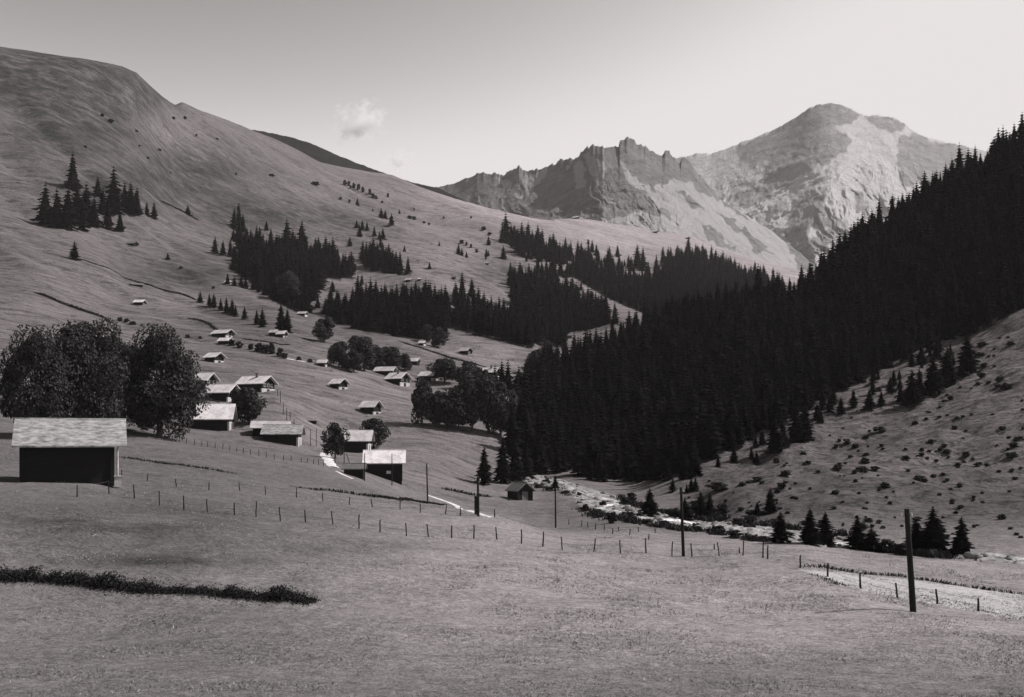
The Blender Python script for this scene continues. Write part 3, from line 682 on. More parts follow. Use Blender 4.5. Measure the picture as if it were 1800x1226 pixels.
# the ones that show largest are trees of their own, the rest one wood
single.sort(key=lambda s_: -s_[1]/s_[0].y*(1 if s_[4] < 560 else 1))
LIM = 190
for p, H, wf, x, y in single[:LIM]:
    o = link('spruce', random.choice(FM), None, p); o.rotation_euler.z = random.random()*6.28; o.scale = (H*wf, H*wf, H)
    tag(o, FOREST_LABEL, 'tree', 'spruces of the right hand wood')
stuff += single[LIM:]
def join_wood(name, items, label):
    Vs, Ms = [], []
    for p, H, wf, x, y in items:
        q, t = FV[random.randrange(len(FV))]; A = np.concatenate([q, t]).reshape(-1, 3).copy(); a = random.random()*6.28
        c, s_ = math.cos(a), math.sin(a)
        B = np.stack([(A[:, 0]*c-A[:, 1]*s_)*H*wf+p.x, (A[:, 0]*s_+A[:, 1]*c)*H*wf+p.y, A[:, 2]*H+p.z], -1)
        Vs.append(B); Ms += [0]*len(q)+[1]*len(t)
    Vs = np.concatenate(Vs)
    me = npmesh(name, Vs, np.arange(len(Vs)).reshape(-1, 4), [M['conifer'], M['bark']], False, Ms)
    tag(link(name, me), label, 'wood', kind='stuff')
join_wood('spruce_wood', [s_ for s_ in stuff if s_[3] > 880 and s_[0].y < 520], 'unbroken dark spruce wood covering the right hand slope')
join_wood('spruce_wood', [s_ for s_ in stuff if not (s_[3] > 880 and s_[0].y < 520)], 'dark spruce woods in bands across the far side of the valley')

for x, y, h in [(200,375,82),(181,378,50),(219,374,56),(230,374,54),(241,378,50),(258,380,26),(271,385,30),(152,388,68),(136,396,80),(166,400,58),(190,403,55),(211,407,40),(146,406,62),(120,402,78),(100,400,70),(128,335,68),(172,345,36),(80,395,75)]:
    spruce(x, y, h, 'tall dark spruce in the grove high on the left mountainside', 'grove high on the left mountainside')
for x, y, h in [(628,362,15),(670,384,19),(677,385,17),(688,396,21),(627,401,15),(637,405,19),(645,406,17),(658,416,19),(667,419,13),(673,421,21),(615,433,17),(711,443,12),(755,473,13),(702,376,9),(772,433,9),(806,448,21),(812,450,15),(820,453,11),(1034,430,11),(854,456,8)]:
    spruce(x, y, h, 'small lone spruce scattered on the bare upper slope across the valley', 'scattered spruces on the bare upper slope', wide=1.2)
for x, y, h in [(412,402,38),(420,400,45),(427,408,34)]:
    spruce(x, y, h, 'slim spruce at the top of the left grove', 'slim spruces at the top of the left grove', wide=0.9)
for x, y, h in [(378,446,31),(392,449,28),(405,452,33),(413,457,24)]:
    spruce(x, y, h, 'spruce in the small clump left of the grove', 'clump left of the grove')
for x, y, h in [(400,500,21),(412,503,18),(424,506,22),(432,508,21),(446,510,25),(455,514,23),(465,519,21)]:
    spruce(x, y, h, 'short spruce in the row below the left grove', 'short row below the left grove', wide=1.2)
for x, y, h in [(352,533,22),(368,539,24),(376,541,26),(388,546,23),(398,551,30),(408,554,30),(414,557,22),(430,562,24),(451,571,28),(461,575,35)]:
    spruce(x, y, h, 'spruce in the descending row above the paired chalets', 'row above the paired chalets', wide=1.15)
spruce(295,457,13, 'low dark spruce alone in the open left meadow', None, wide=1.6); spruce(131,456,33, 'round dark spruce at the left edge of the upper meadow', None, wide=1.5)
spruce(330,378,18, 'dark little spruce on the gully edge of the left mountainside', None, wide=1.5)
spruce(494,583,50, 'tall spruce right behind the double roofed chalet', None, True, 0.95); spruce(505,585,42, 'smaller spruce touching the tall one behind the double roofed chalet', None, True, 0.95)
for x, y, h in [(882,690,58),(893,695,62),(870,690,50),(912,690,48),(925,690,58),(934,700,60),(948,680,55),(958,668,45)]:
    spruce(x, y, h, 'dark spruce at the meadow tip of the right hand wood', 'spruces at the meadow tip of the wood', wide=1.0)
spruce(851,852,68, 'pointed young spruce left of the small cabin near the stream', None, True, 1.0)
spruce(884,850,82, 'taller dark spruce directly behind the small cabin', None, True, 0.95)
spruce(905,846,74, 'broad spruce at the right behind the small cabin', None, True, 1.0)
for x, y, h in [(925,842,66),(900,800,84),(925,800,86),(948,832,70)]: spruce(x, y, h, 'dark spruce at the meadow foot of the wood', 'spruces at the meadow foot of the wood', True, 1.0)
spruce(976,860,24, 'small spruce on the stream bank behind the third pole', None, True, 1.3)
for x, y, h, wd, lb in [(1142,910,52,1.5,'bushy young spruce on the far stream bank, first from the left'),(1204,917,42,1.5,'young spruce behind the right middle pole'),(1232,907,44,1.15,'young spruce just right of the right middle pole'),(1248,909,42,1.2,'second young spruce right of the right middle pole'),
    (1354,902,45,1.2,'narrow young spruce alone on the right spur above the stream'),(1331,906,24,1.4,'tiny spruce beside the narrow one on the right spur'),(1372,955,56,1.5,'young spruce on the stream bank left of the twin spruces'),(1424,958,64,1.45,'left one of the twin spruces on the stream bank'),(1451,960,60,1.4,'right one of the twin spruces on the stream bank'),
    (1507,966,58,1.6,'young spruce between the twin spruces and the right edge'),(1532,969,42,1.9,'low spruce leaning against its taller neighbour at the lower right'),(1610,972,62,1.6,'dark spruce behind the leaning pole at the lower right'),(1640,975,84,1.6,'large dark spruce at the far lower right'),(1690,978,70,1.2,'spruce beyond the large dark one at the far lower right')]:
    spruce(x, y, h, lb, None, True, wd)
for x, y, h in [(1362,795,62),(1376,788,50),(1400,778,68),(1414,772,62),(1330,815,22),(1500,716,32),(1528,720,36),(1549,713,26),(1583,707,32),(1603,712,62),(1616,700,52),(1640,695,72),(1565,690,28),(1478,728,30),(1340,782,26),(1205,842,46),(1185,832,50),(1225,835,36),(1290,812,30),(1665,680,70),(1700,660,75)]:
    spruce(x, y, h, 'dark spruce at the upper edge of the tussocky right spur', 'spruces along the upper edge of the right spur', True, 1.2)

r_ = random.Random(77); EDGE = [(1170,842),(1240,825),(1340,770),(1420,728),(1480,698),(1560,656),(1640,620),(1720,590)]
for k in range(34):
    t = r_.random()*(len(EDGE)-1.01); i = int(t); f = t-i; d_ = r_.random()**1.5
    x = EDGE[i][0]*(1-f)+EDGE[i+1][0]*f+r_.uniform(-8, 8); y = EDGE[i][1]*(1-f)+EDGE[i+1][1]*f+4+d_*34
    spruce(x, y, r_.uniform(14, 44)*(1-0.4*d_), 'dark spruce at the upper edge of the tussocky right spur', 'spruces along the upper edge of the right spur', False, r_.uniform(1.0, 1.5))

# ------------------------------------------------------------------ broad-leaved trees and bushes
def crown_quads(seed, n, leaf, lobes=18, base=0.16, wid=0.42, top=0.9):
    r = np.random.default_rng(seed); Q = []
    cs = []
    for k in range(lobes):
        z = base+0.1+(0.9-base-0.1)*((k+0.5)/lobes); f = math.sqrt(max(0.06, 1-((z-0.47)/0.5)**2))
        a = k*2.4+r.random(); d = wid*f*(0.25+0.7*r.random())
        cs.append((math.cos(a)*d, math.sin(a)*d, z, (0.09+0.13*r.random())*(0.7+0.5*f)))
    cs = np.array(cs); k = r.integers(0, lobes, n)
    v = r.normal(size=(n, 3)); v /= np.linalg.norm(v, axis=1)[:, None]
    rad = cs[k, 3]*(0.55+0.5*r.random(n)**0.5)
    c = cs[k, :3]+v*rad[:, None]*np.array([1, 1, 0.85])
    nrm = v+r.normal(0, 0.55, (n, 3)); nrm[:, 2] += 0.3; nrm /= np.linalg.norm(nrm, axis=1)[:, None]
    u = np.cross(nrm, r.normal(size=(n, 3))); u /= np.linalg.norm(u, axis=1)[:, None]; t = np.cross(nrm, u)
    s_ = (leaf*(0.6+0.9*r.random(n)))[:, None]
    return np.stack([c-u*s_-t*s_*.3, c+u*s_*.2-t*s_, c+u*s_+t*s_*.3, c-u*s_*.2+t*s_], 1), cs
def trunk_mesh(cs, seed):
    random.seed(seed); b = MB()
    b.tube((0, 0, -0.08), (0.01, 0, 0.36), 0.035, 0.02, 8, 0.006)
    for c in cs[::3]: b.tube((0, 0, 0.18+0.12*random.random()), (c[0]*.8, c[1]*.8, c[2]), 0.014, 0.004, 5)
    return b.mesh('trunk', M['bark'])
BT = []
for i in range(6):
    q, cs = crown_quads(300+i, 5000, 0.024, 16+i, 0.10+0.02*(i % 3), 0.36)
    BT.append((quads('crown', q, [M['leaf']]), trunk_mesh(cs, i)))
BIG = []
for i in range(3):
    q, cs = crown_quads(400+i, 26000, 0.0105, 34, 0.04, 0.4)
    BIG.append((quads('crown', q, [M['leaf']]), trunk_mesh(cs, 20+i)))
BU = [quads('bush', crown_quads(500+i, 700, 0.07, 9, -0.15, 0.42)[0], [M['bush']]) for i in range(5)]
random.seed(21)
def maple(px, py, h, wpx, label, group=None, big=None, ymin=15):
    p = ground(px, py, ymin)
    c, t = BIG[big] if big is not None else random.choice(BT)
    o = empty('maple_tree', p, random.random()*6.28); link('crown', c, o); link('trunk', t, o)
    H, W = h*p.y/F, wpx*p.y/F; o.scale = (W/0.86, W/0.86, H)
    return tag(o, label, 'tree', group)
maple(280,770,192,130,'great dark maple standing behind the foreground barn roof', big=0)
maple(148,768,208,140,'huge dark maple at the left edge above the foreground barn', big=1)
maple(215,756,150,96,'rounded maple between the two great ones at the left', big=2)
maple(322,738,112,62,'lower maple on the right flank of the great dark maple', big=1)
maple(60,770,190,110,'tall maple beyond the left edge of the barn', big=0)
maple(200,640,50,42,'small round maple beside the white fronted house at the far left')
maple(438,747,68,62,'round maple right of the big shingled barn')
maple(418,740,58,40,'small maple tucked behind the big shingled barn')
maple(589,806,62,42,'dark maple at the top of the white path')
maple(657,788,54,54,'full round maple right of the barn by the white path')
maple(570,602,44,40,'lone round maple in the meadow right of the double roofed chalet')
for x, y, h, wd in [(596,646,46,40),(628,640,50,38),(640,652,60,44),(662,652,44,36),(622,655,40,34),(690,655,46,40),(678,650,40,34)]:
    maple(x, y, h, wd, 'leafy maple in the grove above the pair of chalets', 'maple grove above the pair of chalets')
maple(712,652,30,26,'low maple at the right end of the maple grove')
maple(781,674,44,58,'wide domed maple standing over a white fronted chalet')
maple(823,684,48,44,'round maple alone right of the wide domed one')
maple(770,612,36,30,'maple below the edge of the spruce wood'); maple(750,603,34,26,'maple beside the tiny roof at the edge of the spruce wood')
for x, y, h, wd in [(742,750,84,44),(765,752,64,44),(786,754,66,46),(806,756,78,48),(830,758,104,56),(858,762,102,60),(845,740,96,50),(880,768,96,54),(818,745,80,46)]:
    maple(x, y, h, wd, 'tall maple in the dark grove between the meadow and the right hand wood', 'maple grove at the meadow edge of the wood')
maple(505,528,50,46,'pale rounded maple inside the left spruce grove'); maple(942,660,46,34,'dark rounded tree at the tip of the right hand wood'); maple(962,645,44,32,'second rounded tree at the tip of the right hand wood')

def bush(px, py, h, wpx, label, group=None, p=None):
    p = p or ground(px, py)
    if p is None: return
    o = link('bush', random.choice(BU), None, p); o.rotation_euler.z = random.random()*6.28
    H, W = h*p.y/F, wpx*p.y/F; o.scale = (W/0.9, W/0.9, max(H*1.2, W*0.38))
    return tag(o, label, 'bush', group)
for x, y, h, wd in [(408,608,9,14),(420,612,10,14),(441,615,9,12),(455,618,13,18),(466,620,12,16),(478,622,17,14),(492,627,13,12),(500,630,8,12),(525,634,6,9),(545,637,5,10),(607,648,8,18)]:
    bush(x, y, h, wd, 'dark bush in the hedge line across the middle of the meadow', 'hedge line across the middle of the meadow')
for x, y, h, wd in [(211,565,6,10),(222,567,6,10),(233,571,5,14),(330,594,5,9),(352,596,4,7),(268,582,3,7),(375,508,4,6),(318,472,3,7)]:
    bush(x, y, h, wd, 'tiny dark bush on the boundary line of the left slope', 'bushes on the boundary line of the left slope')
for x, y, h, wd in [(606,325,8,9),(613,327,8,8),(622,331,9,9),(630,334,10,9),(638,338,9,9),(650,342,9,9),(655,348,8,10),(661,350,6,8),(616,332,6,6),(672,357,4,6),(682,347,7,6),(598,352,5,8),(614,357,6,6),(655,372,4,4),(720,385,5,14),(728,387,6,10),(745,393,4,8),(754,396,4,6),(850,405,6,14),(860,414,5,10),(812,428,6,12),(820,432,6,7),(828,436,7,6),(838,444,6,8),(728,370,4,4),(780,385,4,4),(828,384,4,5),(345,240,4,5),(195,215,5,14),(180,205,5,10),(260,280,4,6),(280,265,3,12),(325,210,5,8),(305,210,4,10),(300,305,3,4),(382,246,3,6),(415,308,4,5),(555,326,6,22),(170,335,7,18),(245,258,3,6),(150,260,4,8),(478,310,3,14),(240,232,3,8)]:
    bush(x, y, h*0.9, wd*0.75, 'dark shrub dotted on the open mountainside across the valley', 'shrubs dotted on the open mountainside')
random.seed(31)
SPUR = [(1200,870),(1260,835),(1340,795),(1430,745),(1520,700),(1640,640),(1800,580),(1800,960),(1640,950),(1520,945),(1400,920),(1300,905),(1210,895)]
for x, y in scatter(SPUR, 17, 10, 5, 0.6):
    if random.random() < 0.15+0.45*max(0, float(fbm(np.array([x/60]), np.array([y/30]), 2, 9)[0])+0.2):
        s_ = random.choice([0.3, 0.35, 0.4, 0.45, 0.5, 0.6, 0.75, 1.0])
        bush(x, y, 8*s_, random.uniform(12, 24)*s_, 'low dark juniper clump on the tussocky right spur', 'juniper clumps on the right spur')
for x, y, h, wd in [(1028,898,10,16),(1048,903,7,20),(1076,920,17,20),(1105,914,12,32),(1125,912,10,16),(1138,922,8,20),(1165,925,7,26),(1182,912,16,26),(1222,930,9,14),(1262,938,12,30),(1290,945,10,34),(1340,952,8,26),(1225,895,10,40),(1270,905,16,24),(1262,862,9,38),(1300,928,14,30),(1320,932,12,22),(1560,972,20,34),(1585,976,18,30),(1100,888,12,20),(1060,892,10,16),(1110,880,12,20),(1018,872,6,10),(960,852,8,18),(945,858,6,12)]:
    bush(x, y, h, wd, 'dark willow bush along the bank of the stream', 'willow bushes along the stream')
# scrub strip on the near bank
sx_, sy_ = smooth_line([(-30,1014),(40,1019),(120,1024),(200,1033),(300,1041),(400,1048),(470,1053),(550,1058)], 0.1)
Q = []
for x, y in zip(sx_, sy_):
    t = (x-sx_[0])/(sx_[-1]-sx_[0])
    hgt = (0.85-0.35*t)*(0.5+0.55*float(fbm(np.array([x*0.8]), np.array([2.0]), 4, 6)[0]))
    if 0.70 < t < 0.715: hgt *= 0.4
    if t > 0.9: hgt *= max(0.1, (1-t)/0.1)
    k = 120; base = np.stack([x+rng.normal(0, .15, k), y+rng.normal(0, .34, k)*(1+1.2*(rng.random(k) < 0.12)), np.zeros(k)], -1)
    base[:, 2] = zat(base[:, 0], base[:, 1])+max(0.05, hgt)*rng.random(k)**1.3
    nrm = rng.normal(size=(k, 3)); nrm /= np.linalg.norm(nrm, axis=1)[:, None]
    u = np.cross(nrm, rng.normal(size=(k, 3))); u /= np.linalg.norm(u, axis=1)[:, None]; v_ = np.cross(nrm, u)
    s_ = (0.045*(0.5+rng.random(k)))[:, None]
    Q.append(np.stack([base-u*s_*1.6, base-v_*s_*.6, base+u*s_*1.6, base+v_*s_*.6], 1))
tag(link('scrub', quads('scrub', np.concatenate(Q), [M['bush']])), 'ragged strip of dark low scrub on the bank at the lower left', 'scrub', kind='stuff')

# ------------------------------------------------------------------ chalets and barns
def chalet(name, label, cat, xl, xr, ridge, base, yaw, ratio, roof='shingle', stone=1.0, group=None, chimney=False, windows=0, door=True, pitch=29, detail=True, ymin=15, ov=0.7, ovr=None, eave=None, wall_stone=False, sink=0.0):
    p = ground((xl+xr)/2, base, ymin); s_ = p.y/F; ray = math.atan((CX-(xl+xr)/2)/F); a = R(yaw)
    tot = (xr-xl)*s_; ca, sa = abs(math.cos(a)), abs(math.sin(a)); ov = min(ov, tot*0.09); ovr = ovr or ov*1.2
    W = (tot-(ov+ovr)*ca-2*ov*sa)/(ratio*ca+sa); L = W*ratio
    Ht = (base-ridge)*s_; eave = eave or ridge+0.5*(base-ridge)
    tp = min(math.tan(R(38)), (eave-ridge)*s_/(W/2+ov)); He = max(1.0, Ht-W/2*tp)
    back = 0.5*(W*ca+L*sa)
    bk = back*0.96; o = empty(name, (p.x-(ovr-ov)/2*ca-math.tan(ray)*bk, p.y+bk, p.z-sink), a+ray); tag(o, label, cat, group)
    h, l = W/2, L/2
    b = MB(); b.prism_x([(-h, -2.0), (h, -2.0), (h, He), (0, He+h*tp), (-h, He)], -l, l); b.build('wall', M['plaster'] if wall_stone else M['wood'], o)
    th = 0.16; e = h+ov
    for_roof = MB()
    for sgn in (-1, 1):
        for_roof.prism_x([(0.0, He+h*tp+0.02), (sgn*e, He-ov*tp+0.02), (sgn*e, He-ov*tp+0.02+th), (0.0, He+h*tp+0.02+th*1.15)], -l-ov, l+ovr)
    for_roof.tube((-l-ov, 0, He+h*tp+th*1.1), (l+ovr, 0, He+h*tp+th*1.1), 0.09, 0.09, 6)
    rf = for_roof.build('roof', M[roof], o)
    if chimney:
        c = MB(); zc = He+h*tp; c.box(l*0.1, l*0.1+0.6, -0.75, -0.15, zc-0.8, zc+0.75); c.box(l*0.1-0.08, l*0.1+0.68, -0.83, -0.07, zc+0.752, zc+0.85); c.build('chimney', M['dark_shingle'], rf)
    hs = max(0.7, He*0.5*stone)
    if stone > 0:
        c = MB(); c.box(l-0.3, l+0.06, -h-0.05, h+0.05, -2.02, hs); st = c.build('stone_base', M['plaster'], o)
        if detail:
            d = MB(); d.box(l+0.05, l+0.085, -0.55, 0.45, -0.3, min(1.7, hs*0.85)); d.build('door', M['wood'], st)
    elif door and detail:
        d = MB(); d.box(l-0.02, l+0.06, -0.6, 0.6, -0.3, min(1.9, He*0.8)); dd = d.build('door', M['dark_shingle'], o)
        d = MB(); d.tube((l+0.06, 0.35, 0.75), (l+0.11, 0.35, 0.75), 0.03, 0.03, 6); d.build('handle', M['wire'], dd)
    for k in range(windows):
        yy = -h*0.55+k*(h*1.1/max(1, windows-1)) if windows > 1 else 0
        zc = hs+(He-hs)*0.45+0.15
        d = MB(); d.box(l+0.005, l+0.06, yy-0.4, yy+0.4, zc-0.42, zc+0.42); wn = d.build('window', M['plaster'], o)
        d = MB(); d.box(l+0.055, l+0.075, yy-0.3, yy+0.3, zc-0.32, zc+0.32); d.build('pane', M['glass'], wn)
    if detail:                                                   # eave beam ends and corner posts of the log wall
        for sx, sy in ((-1, -1), (1, -1), (1, 1)):
            if stone > 0 and sx > 0: continue
            d = MB(); d.box(sx*l-0.13+0.03*sx, sx*l+0.13+0.03*sx, sy*h-0.13+0.03*sy, sy*h+0.13+0.03*sy, -1.9, He-0.03); d.build('corner_post', M['wood'], o)
    return o, L, W, He
fb, fL, fW, fH = chalet('barn', 'large dark barn with a mossy shingle roof at the left foreground', 'barn', 30, 220, 739, 850, -1.5, 1.3, 'old_shingle', 0, door=False, ov=0.8, eave=787, ovr=1.4)
d = MB(); d.tube((fL/2+0.55, -fW/2+0.15, -0.3), (fL/2+0.55, -fW/2+0.15, fH+0.1), 0.1, 0.09, 8); d.build('porch_post', M['plaster'], fb)
d = MB(); d.tube((fL/2+0.2, -fW/2+0.1, -0.3), (fL/2+0.2, -fW/2+0.1, fH), 0.07, 0.06, 8); d.build('porch_post', M['wood'], fb)
d = MB(); d.box(fL/2+0.25, fL/2+0.9, -fW/2, -fW/2+0.7, -0.4, 0.55); d.box(fL/2+0.2, fL/2+0.95, -fW/2-0.06, -fW/2+0.76, 0.553, 0.68)
tag(d.build('wooden_trough', M['plaster'], None, None), 'pale lidded trough at the right corner of the foreground barn', 'trough').matrix_world = fb.matrix_basis.copy()
chalet('barn', 'big barn with a bright shingle roof beside the great maple', 'barn', 322, 419, 711, 757, -9, 1.25, eave=740, stone=1.35, chimney=False, windows=0)
chalet('chalet', 'largest chalet with a long white roof and chimney behind the round maple', 'chalet', 412, 490, 661, 690, -38, 1.45, chimney=True, windows=3, stone=0.8)
chalet('chalet', 'chalet with a white roof half hidden by the round maple', 'chalet', 356, 428, 676, 707, -36, 1.35, windows=2, stone=0.9)
chalet('chalet', 'chalet touching the right side of the great maple', 'chalet', 330, 387, 656, 685, -40, 1.3, windows=2, stone=0.9)
chalet('hay_hut', 'lone hut with a pale gable front above the great maple', 'hut', 356, 399, 620, 638, -44, 1.0, stone=0.6)
chalet('chalet', 'upper one of the paired chalets on the hedge line, white roof', 'chalet', 369, 416, 579, 594, -42, 1.5, windows=2, stone=0.9)
chalet('hay_hut', 'smaller lower building of the pair on the hedge line', 'hut', 381, 412, 594, 606, -35, 1.4, stone=0, ymin=100)
chalet('chalet', 'left half of the double roofed chalet under the tall spruce', 'chalet', 471, 492, 580, 592, -35, 1.2, stone=0)
chalet('chalet', 'right half of the double roofed chalet under the tall spruce', 'chalet', 484, 508, 582, 594, -35, 1.2, stone=0.6)
chalet('hay_hut', 'lone small hut in the open left meadow, bright roof', 'hut', 233, 259, 527, 537, -30, 1.2, stone=0)
chalet('hay_hut', 'flat dark hut under the grassy bank of the left slope', 'hut', 228, 253, 498, 504, 10, 2.0, 'dark_shingle', 0, detail=False)
chalet('hay_hut', 'dark brown hut high on the left slope below the grove', 'hut', 219, 245, 424, 433, -35, 1.2, 'dark_shingle', 0, detail=False)
chalet('chalet', 'white fronted house peeping out between the left maples', 'chalet', 163, 204, 585, 606, -36, 1.4, chimney=True, windows=2, stone=1.1)
chalet('hay_hut', 'hut standing alone in mid meadow left of the pair of chalets', 'hut', 576, 616, 666, 685, -43, 1.0, stone=0.45)
chalet('hay_hut', 'hut with a white base nearest to the barn by the white path', 'hut', 629, 676, 705, 729, -36, 1.2, stone=0.6)
chalet('chalet', 'front one of the pair of chalets in mid meadow, white gable base', 'chalet', 674, 726, 655, 678, -40, 1.25, stone=0.8, windows=2, chimney=True)
chalet('chalet', 'rear one of the pair of chalets in mid meadow under the maple grove', 'chalet', 655, 701, 645, 661, -22, 1.6, stone=0.7, windows=1)
chalet('hay_hut', 'low white roofed hut right of the maple grove', 'hut', 714, 741, 630, 642, -25, 1.5, stone=0, detail=False)
chalet('chalet', 'white fronted chalet under the wide domed maple', 'chalet', 733, 775, 653, 670, -34, 1.5, stone=0.9)
chalet('chalet', 'white roofed chalet beside the spruces at the tip of the wood', 'chalet', 842, 884, 646, 665, -30, 1.5, stone=0.7, chimney=True)
chalet('hay_hut', 'lone hut in the sunny meadow under the spruce wood', 'hut', 805, 833, 611, 624, -38, 1.15, stone=0)
chalet('hay_hut', 'low white hut at the left end of the maple grove', 'hut', 556, 579, 633, 645, -20, 1.3, stone=0.8, detail=False)
chalet('barn', 'barn with a broad bright roof behind the maple at the white path', 'barn', 582, 660, 758, 796, -7, 1.2, eave=777, stone=1.35)
nb_, nL, nW, nH = chalet('barn', 'long barn with a pale shingle roof standing lowest in the meadow', 'barn', 637, 715, 794, 841, -2, 1.2, eave=816, stone=0, door=False)
d = MB(); d.box(nL*0.08, nL*0.08+0.75, -nW/2-0.05, -nW/2+0.02, 0.75, 1.25); d.build('window', M['plaster'], nb_)
chalet('shed', 'low dark shed against the left end of the lowest barn', 'shed', 600, 646, 817, 838, -8, 2.2, 'dark_shingle', 0, detail=False, pitch=12)
chalet('barn', 'left and taller part of the long low barn above the fence', 'barn', 440, 513, 742, 770, -3, 1.3, eave=754, stone=0, door=False)
chalet('barn', 'right part of the long low barn with a mossy sagging roof', 'barn', 458, 538, 748, 781, -8, 1.3, eave=765, roof='old_shingle', stone=1.2)
chalet('cabin', 'small dark cabin in front of the spruces near the stream', 'cabin', 887, 942, 850, 880, -58, 1.1, 'dark_shingle', 0)
DH = 'tiny bright roofed hut far off on the alp across the valley'
for xl, xr, rg, bs in [(711,727,489,496),(733,742,489,494),(1005,1019,380,385),(1144,1157,405,410),(1203,1214,416,421),(851,860,461,466),(538,549,480,486),(527,537,515,521),(552,562,533,539),(734,750,600,608),(393,408,494,500),(521,543,548,556),(826,836,507,512)]:
    chalet('hay_hut', DH if bs < 500 else 'small bright roofed hut at the edge of the spruce woods', 'hut', xl, xr, rg, bs, -25, 1.4, stone=0.6 if xr-xl > 14 else 0, detail=False, group='far huts on the alp' if bs < 500 else 'huts at the edge of the spruce woods', door=False)
chalet('hay_hut', 'tiny dark hut beside the spruces above the wood', 'hut', 793, 802, 486, 492, -30, 1.3, 'dark_shingle', 0, detail=False)
b0 = ground(549, 744); d = MB(); d.box(-0.95, 0.95, -0.3, 0.3, -0.2, 0.42); d.box(-1.05, 1.05, -0.36, 0.36, 0.423, 0.52)
tag(d.build('water_trough', M['wood'], None, b0), 'long dark trough in the meadow right of the long low barn', 'trough')

# ------------------------------------------------------------------ telegraph poles
def pole(px, py, top, label, rad=0.13, lean=0.0, ins=True, group=None):
    p = ground(px, py); H = (py-top)*p.y/F
    o = empty('telegraph_pole', p); lx = lean*p.y/F
    MB().tube((0, 0, -0.8), (lx, 0, H), rad, rad*0.75, 10).build('shaft', M['pole'], o)
    if ins:
        for sx in (-1, 1):
            b = MB().tube((lx+sx*rad, 0, H-0.35), (lx+sx*(rad+0.08), 0, H-0.33), 0.02, 0.02, 6); bk = b.build('bracket', M['wire'], o)
            MB().tube((lx+sx*(rad+0.08), 0, H-0.36), (lx+sx*(rad+0.08), 0, H-0.2), 0.045, 0.03, 8).build('insulator', M['ceramic'], bk)
    return tag(o, label, 'pole', group)
pole(752,882,815,'telegraph pole right of the lowest barn', lean=-2)
pp = pole(841,908,838,'telegraph pole at the end of the pale path', lean=-1)
g = ground(838, 905); d = MB(); d.box(-0.22, 0.22, -0.2, 0.2, -0.3, 1.7); d.box(-0.27, 0.27, -0.25, 0.25, 1.703, 1.78)
tag(d.build('wooden_stump', M['pole'], None, g), 'short thick stump post leaning on the pole by the path', 'post')
pole(977,928,856,'telegraph pole in front of the stream bend', lean=-1)
pole(1202,978,857,'tall telegraph pole on the fence line in front of the young spruces', 0.15, lean=-5)
pole(1607,1076,895,'thick leaning telegraph pole at the lower right', 0.17, lean=-13)
pole(641,846,797,'slim pole at the left corner of the lowest barn', 0.08, ins=False); pole(689,854,798,'slim pole in front of the lowest barn', 0.08, ins=False)
pole(605,818,794,'slim pole beside the slanting strut', 0.08, ins=False); pole(618,818,797,'slanting strut pole left of the lowest barn', 0.07, lean=-9, ins=False)
pole(546,784,755,'left one of two thin poles right of the long low barn', 0.07, ins=False); pole(556,785,754,'right one of two thin poles right of the long low barn', 0.07, ins=False)
pole(570,798,760,'thin pole at the left side of the dark maple', 0.08, ins=False); pole(589,814,792,'short pole on the white path edge', 0.08, ins=False)
for x, y, t in [(488,697,685),(493,709,687),(498,729,708),(504,739,717),(510,744,724),(517,746,737)]:
    pole(x, y, t, 'thin pole of the line running down past the largest chalet', 0.08, ins=False, group='thin poles past the largest chalet')

# ------------------------------------------------------------------ wire fences
def fence(label, posts, hpx, rad=0.06, wires=2, ymin=15):
    pts = [ground(x, y, ymin) for x, y in posts]; o = empty('wire_fence', pts[0]); tag(o, label, 'fence')
    tops = []
    for p in pts:
        H = hpx*p.y/F*random.uniform(0.85, 1.12); q = p-pts[0]; lean = Vector((random.gauss(0, 0.07), random.gauss(0, 0.05), 1))*H
        MB().tube(q-Vector((0, 0, .3)), q+lean, rad*random.uniform(0.8, 1.3), rad*0.8, 6, 0.02).build('post', M['pole'], o); tops.append((q, lean))
    b = MB()
    for (q, l), (q2, l2) in zip(tops, tops[1:]):
        for k in range(wires):
            f = 0.9-0.42*k; mid = (q+l*f+q2+l2*f)/2-Vector((0, 0, 0.06))
            b.tube(q+l*f, mid, 0.009, 0.009, 4); b.tube(mid, q2+l2*f, 0.009, 0.009, 4)
    b.build('wire', M['wire'], o)
fence('long wire fence with wooden posts across the foreground meadow', [(60,838),(97,848),(135,874),(192,868),(237,877),(280,889),(323,897),(365,901),(412,906),(450,909),(493,917),(537,919),(586,923),(631,930),(668,936),(715,943),(754,944),(794,946),(833,947),(874,949),(917,956),(954,961),(989,967),(1043,971),(1090,973),(1135,973),(1181,978),(1217,979),(1265,978),(1306,977),(1341,981)][2:], 25)
fence('wire fence with few posts running out at the lower right', [(1349,983),(1407,999),(1454,1014),(1513,1035),(1578,1051),(1648,1062),(1720,1075)], 25, 0.06)
fence('second wire fence, farther up the foreground meadow', [(214,842),(258,846),(310,856),(367,862),(422,863),(467,870),(521,875),(568,882),(614,888),(655,892),(703,896),(739,902),(783,904),(810,907),(869,910)], 16)
fence('short wire fence above the long one near the stream bend', [(1022,926),(1047,931),(1077,939),(1107,941),(1140,949),(1256,966),(1300,973)], 11)
fence('wire fence closest to the stream bend', [(1000,922),(1033,927),(1062,932),(1088,934),(1123,935),(1152,937)], 9)
fence('far wire fence below the great maple and the long low barn', [(289,775),(303,776),(315,778),(328,780),(342,782),(355,784),(366,786),(378,788),(391,790),(404,793),(416,795),(428,798),(441,800),(455,802),(468,805),(482,808),(499,810),(512,811),(529,813),(540,814),(551,816),(560,818),(568,819)], 10)

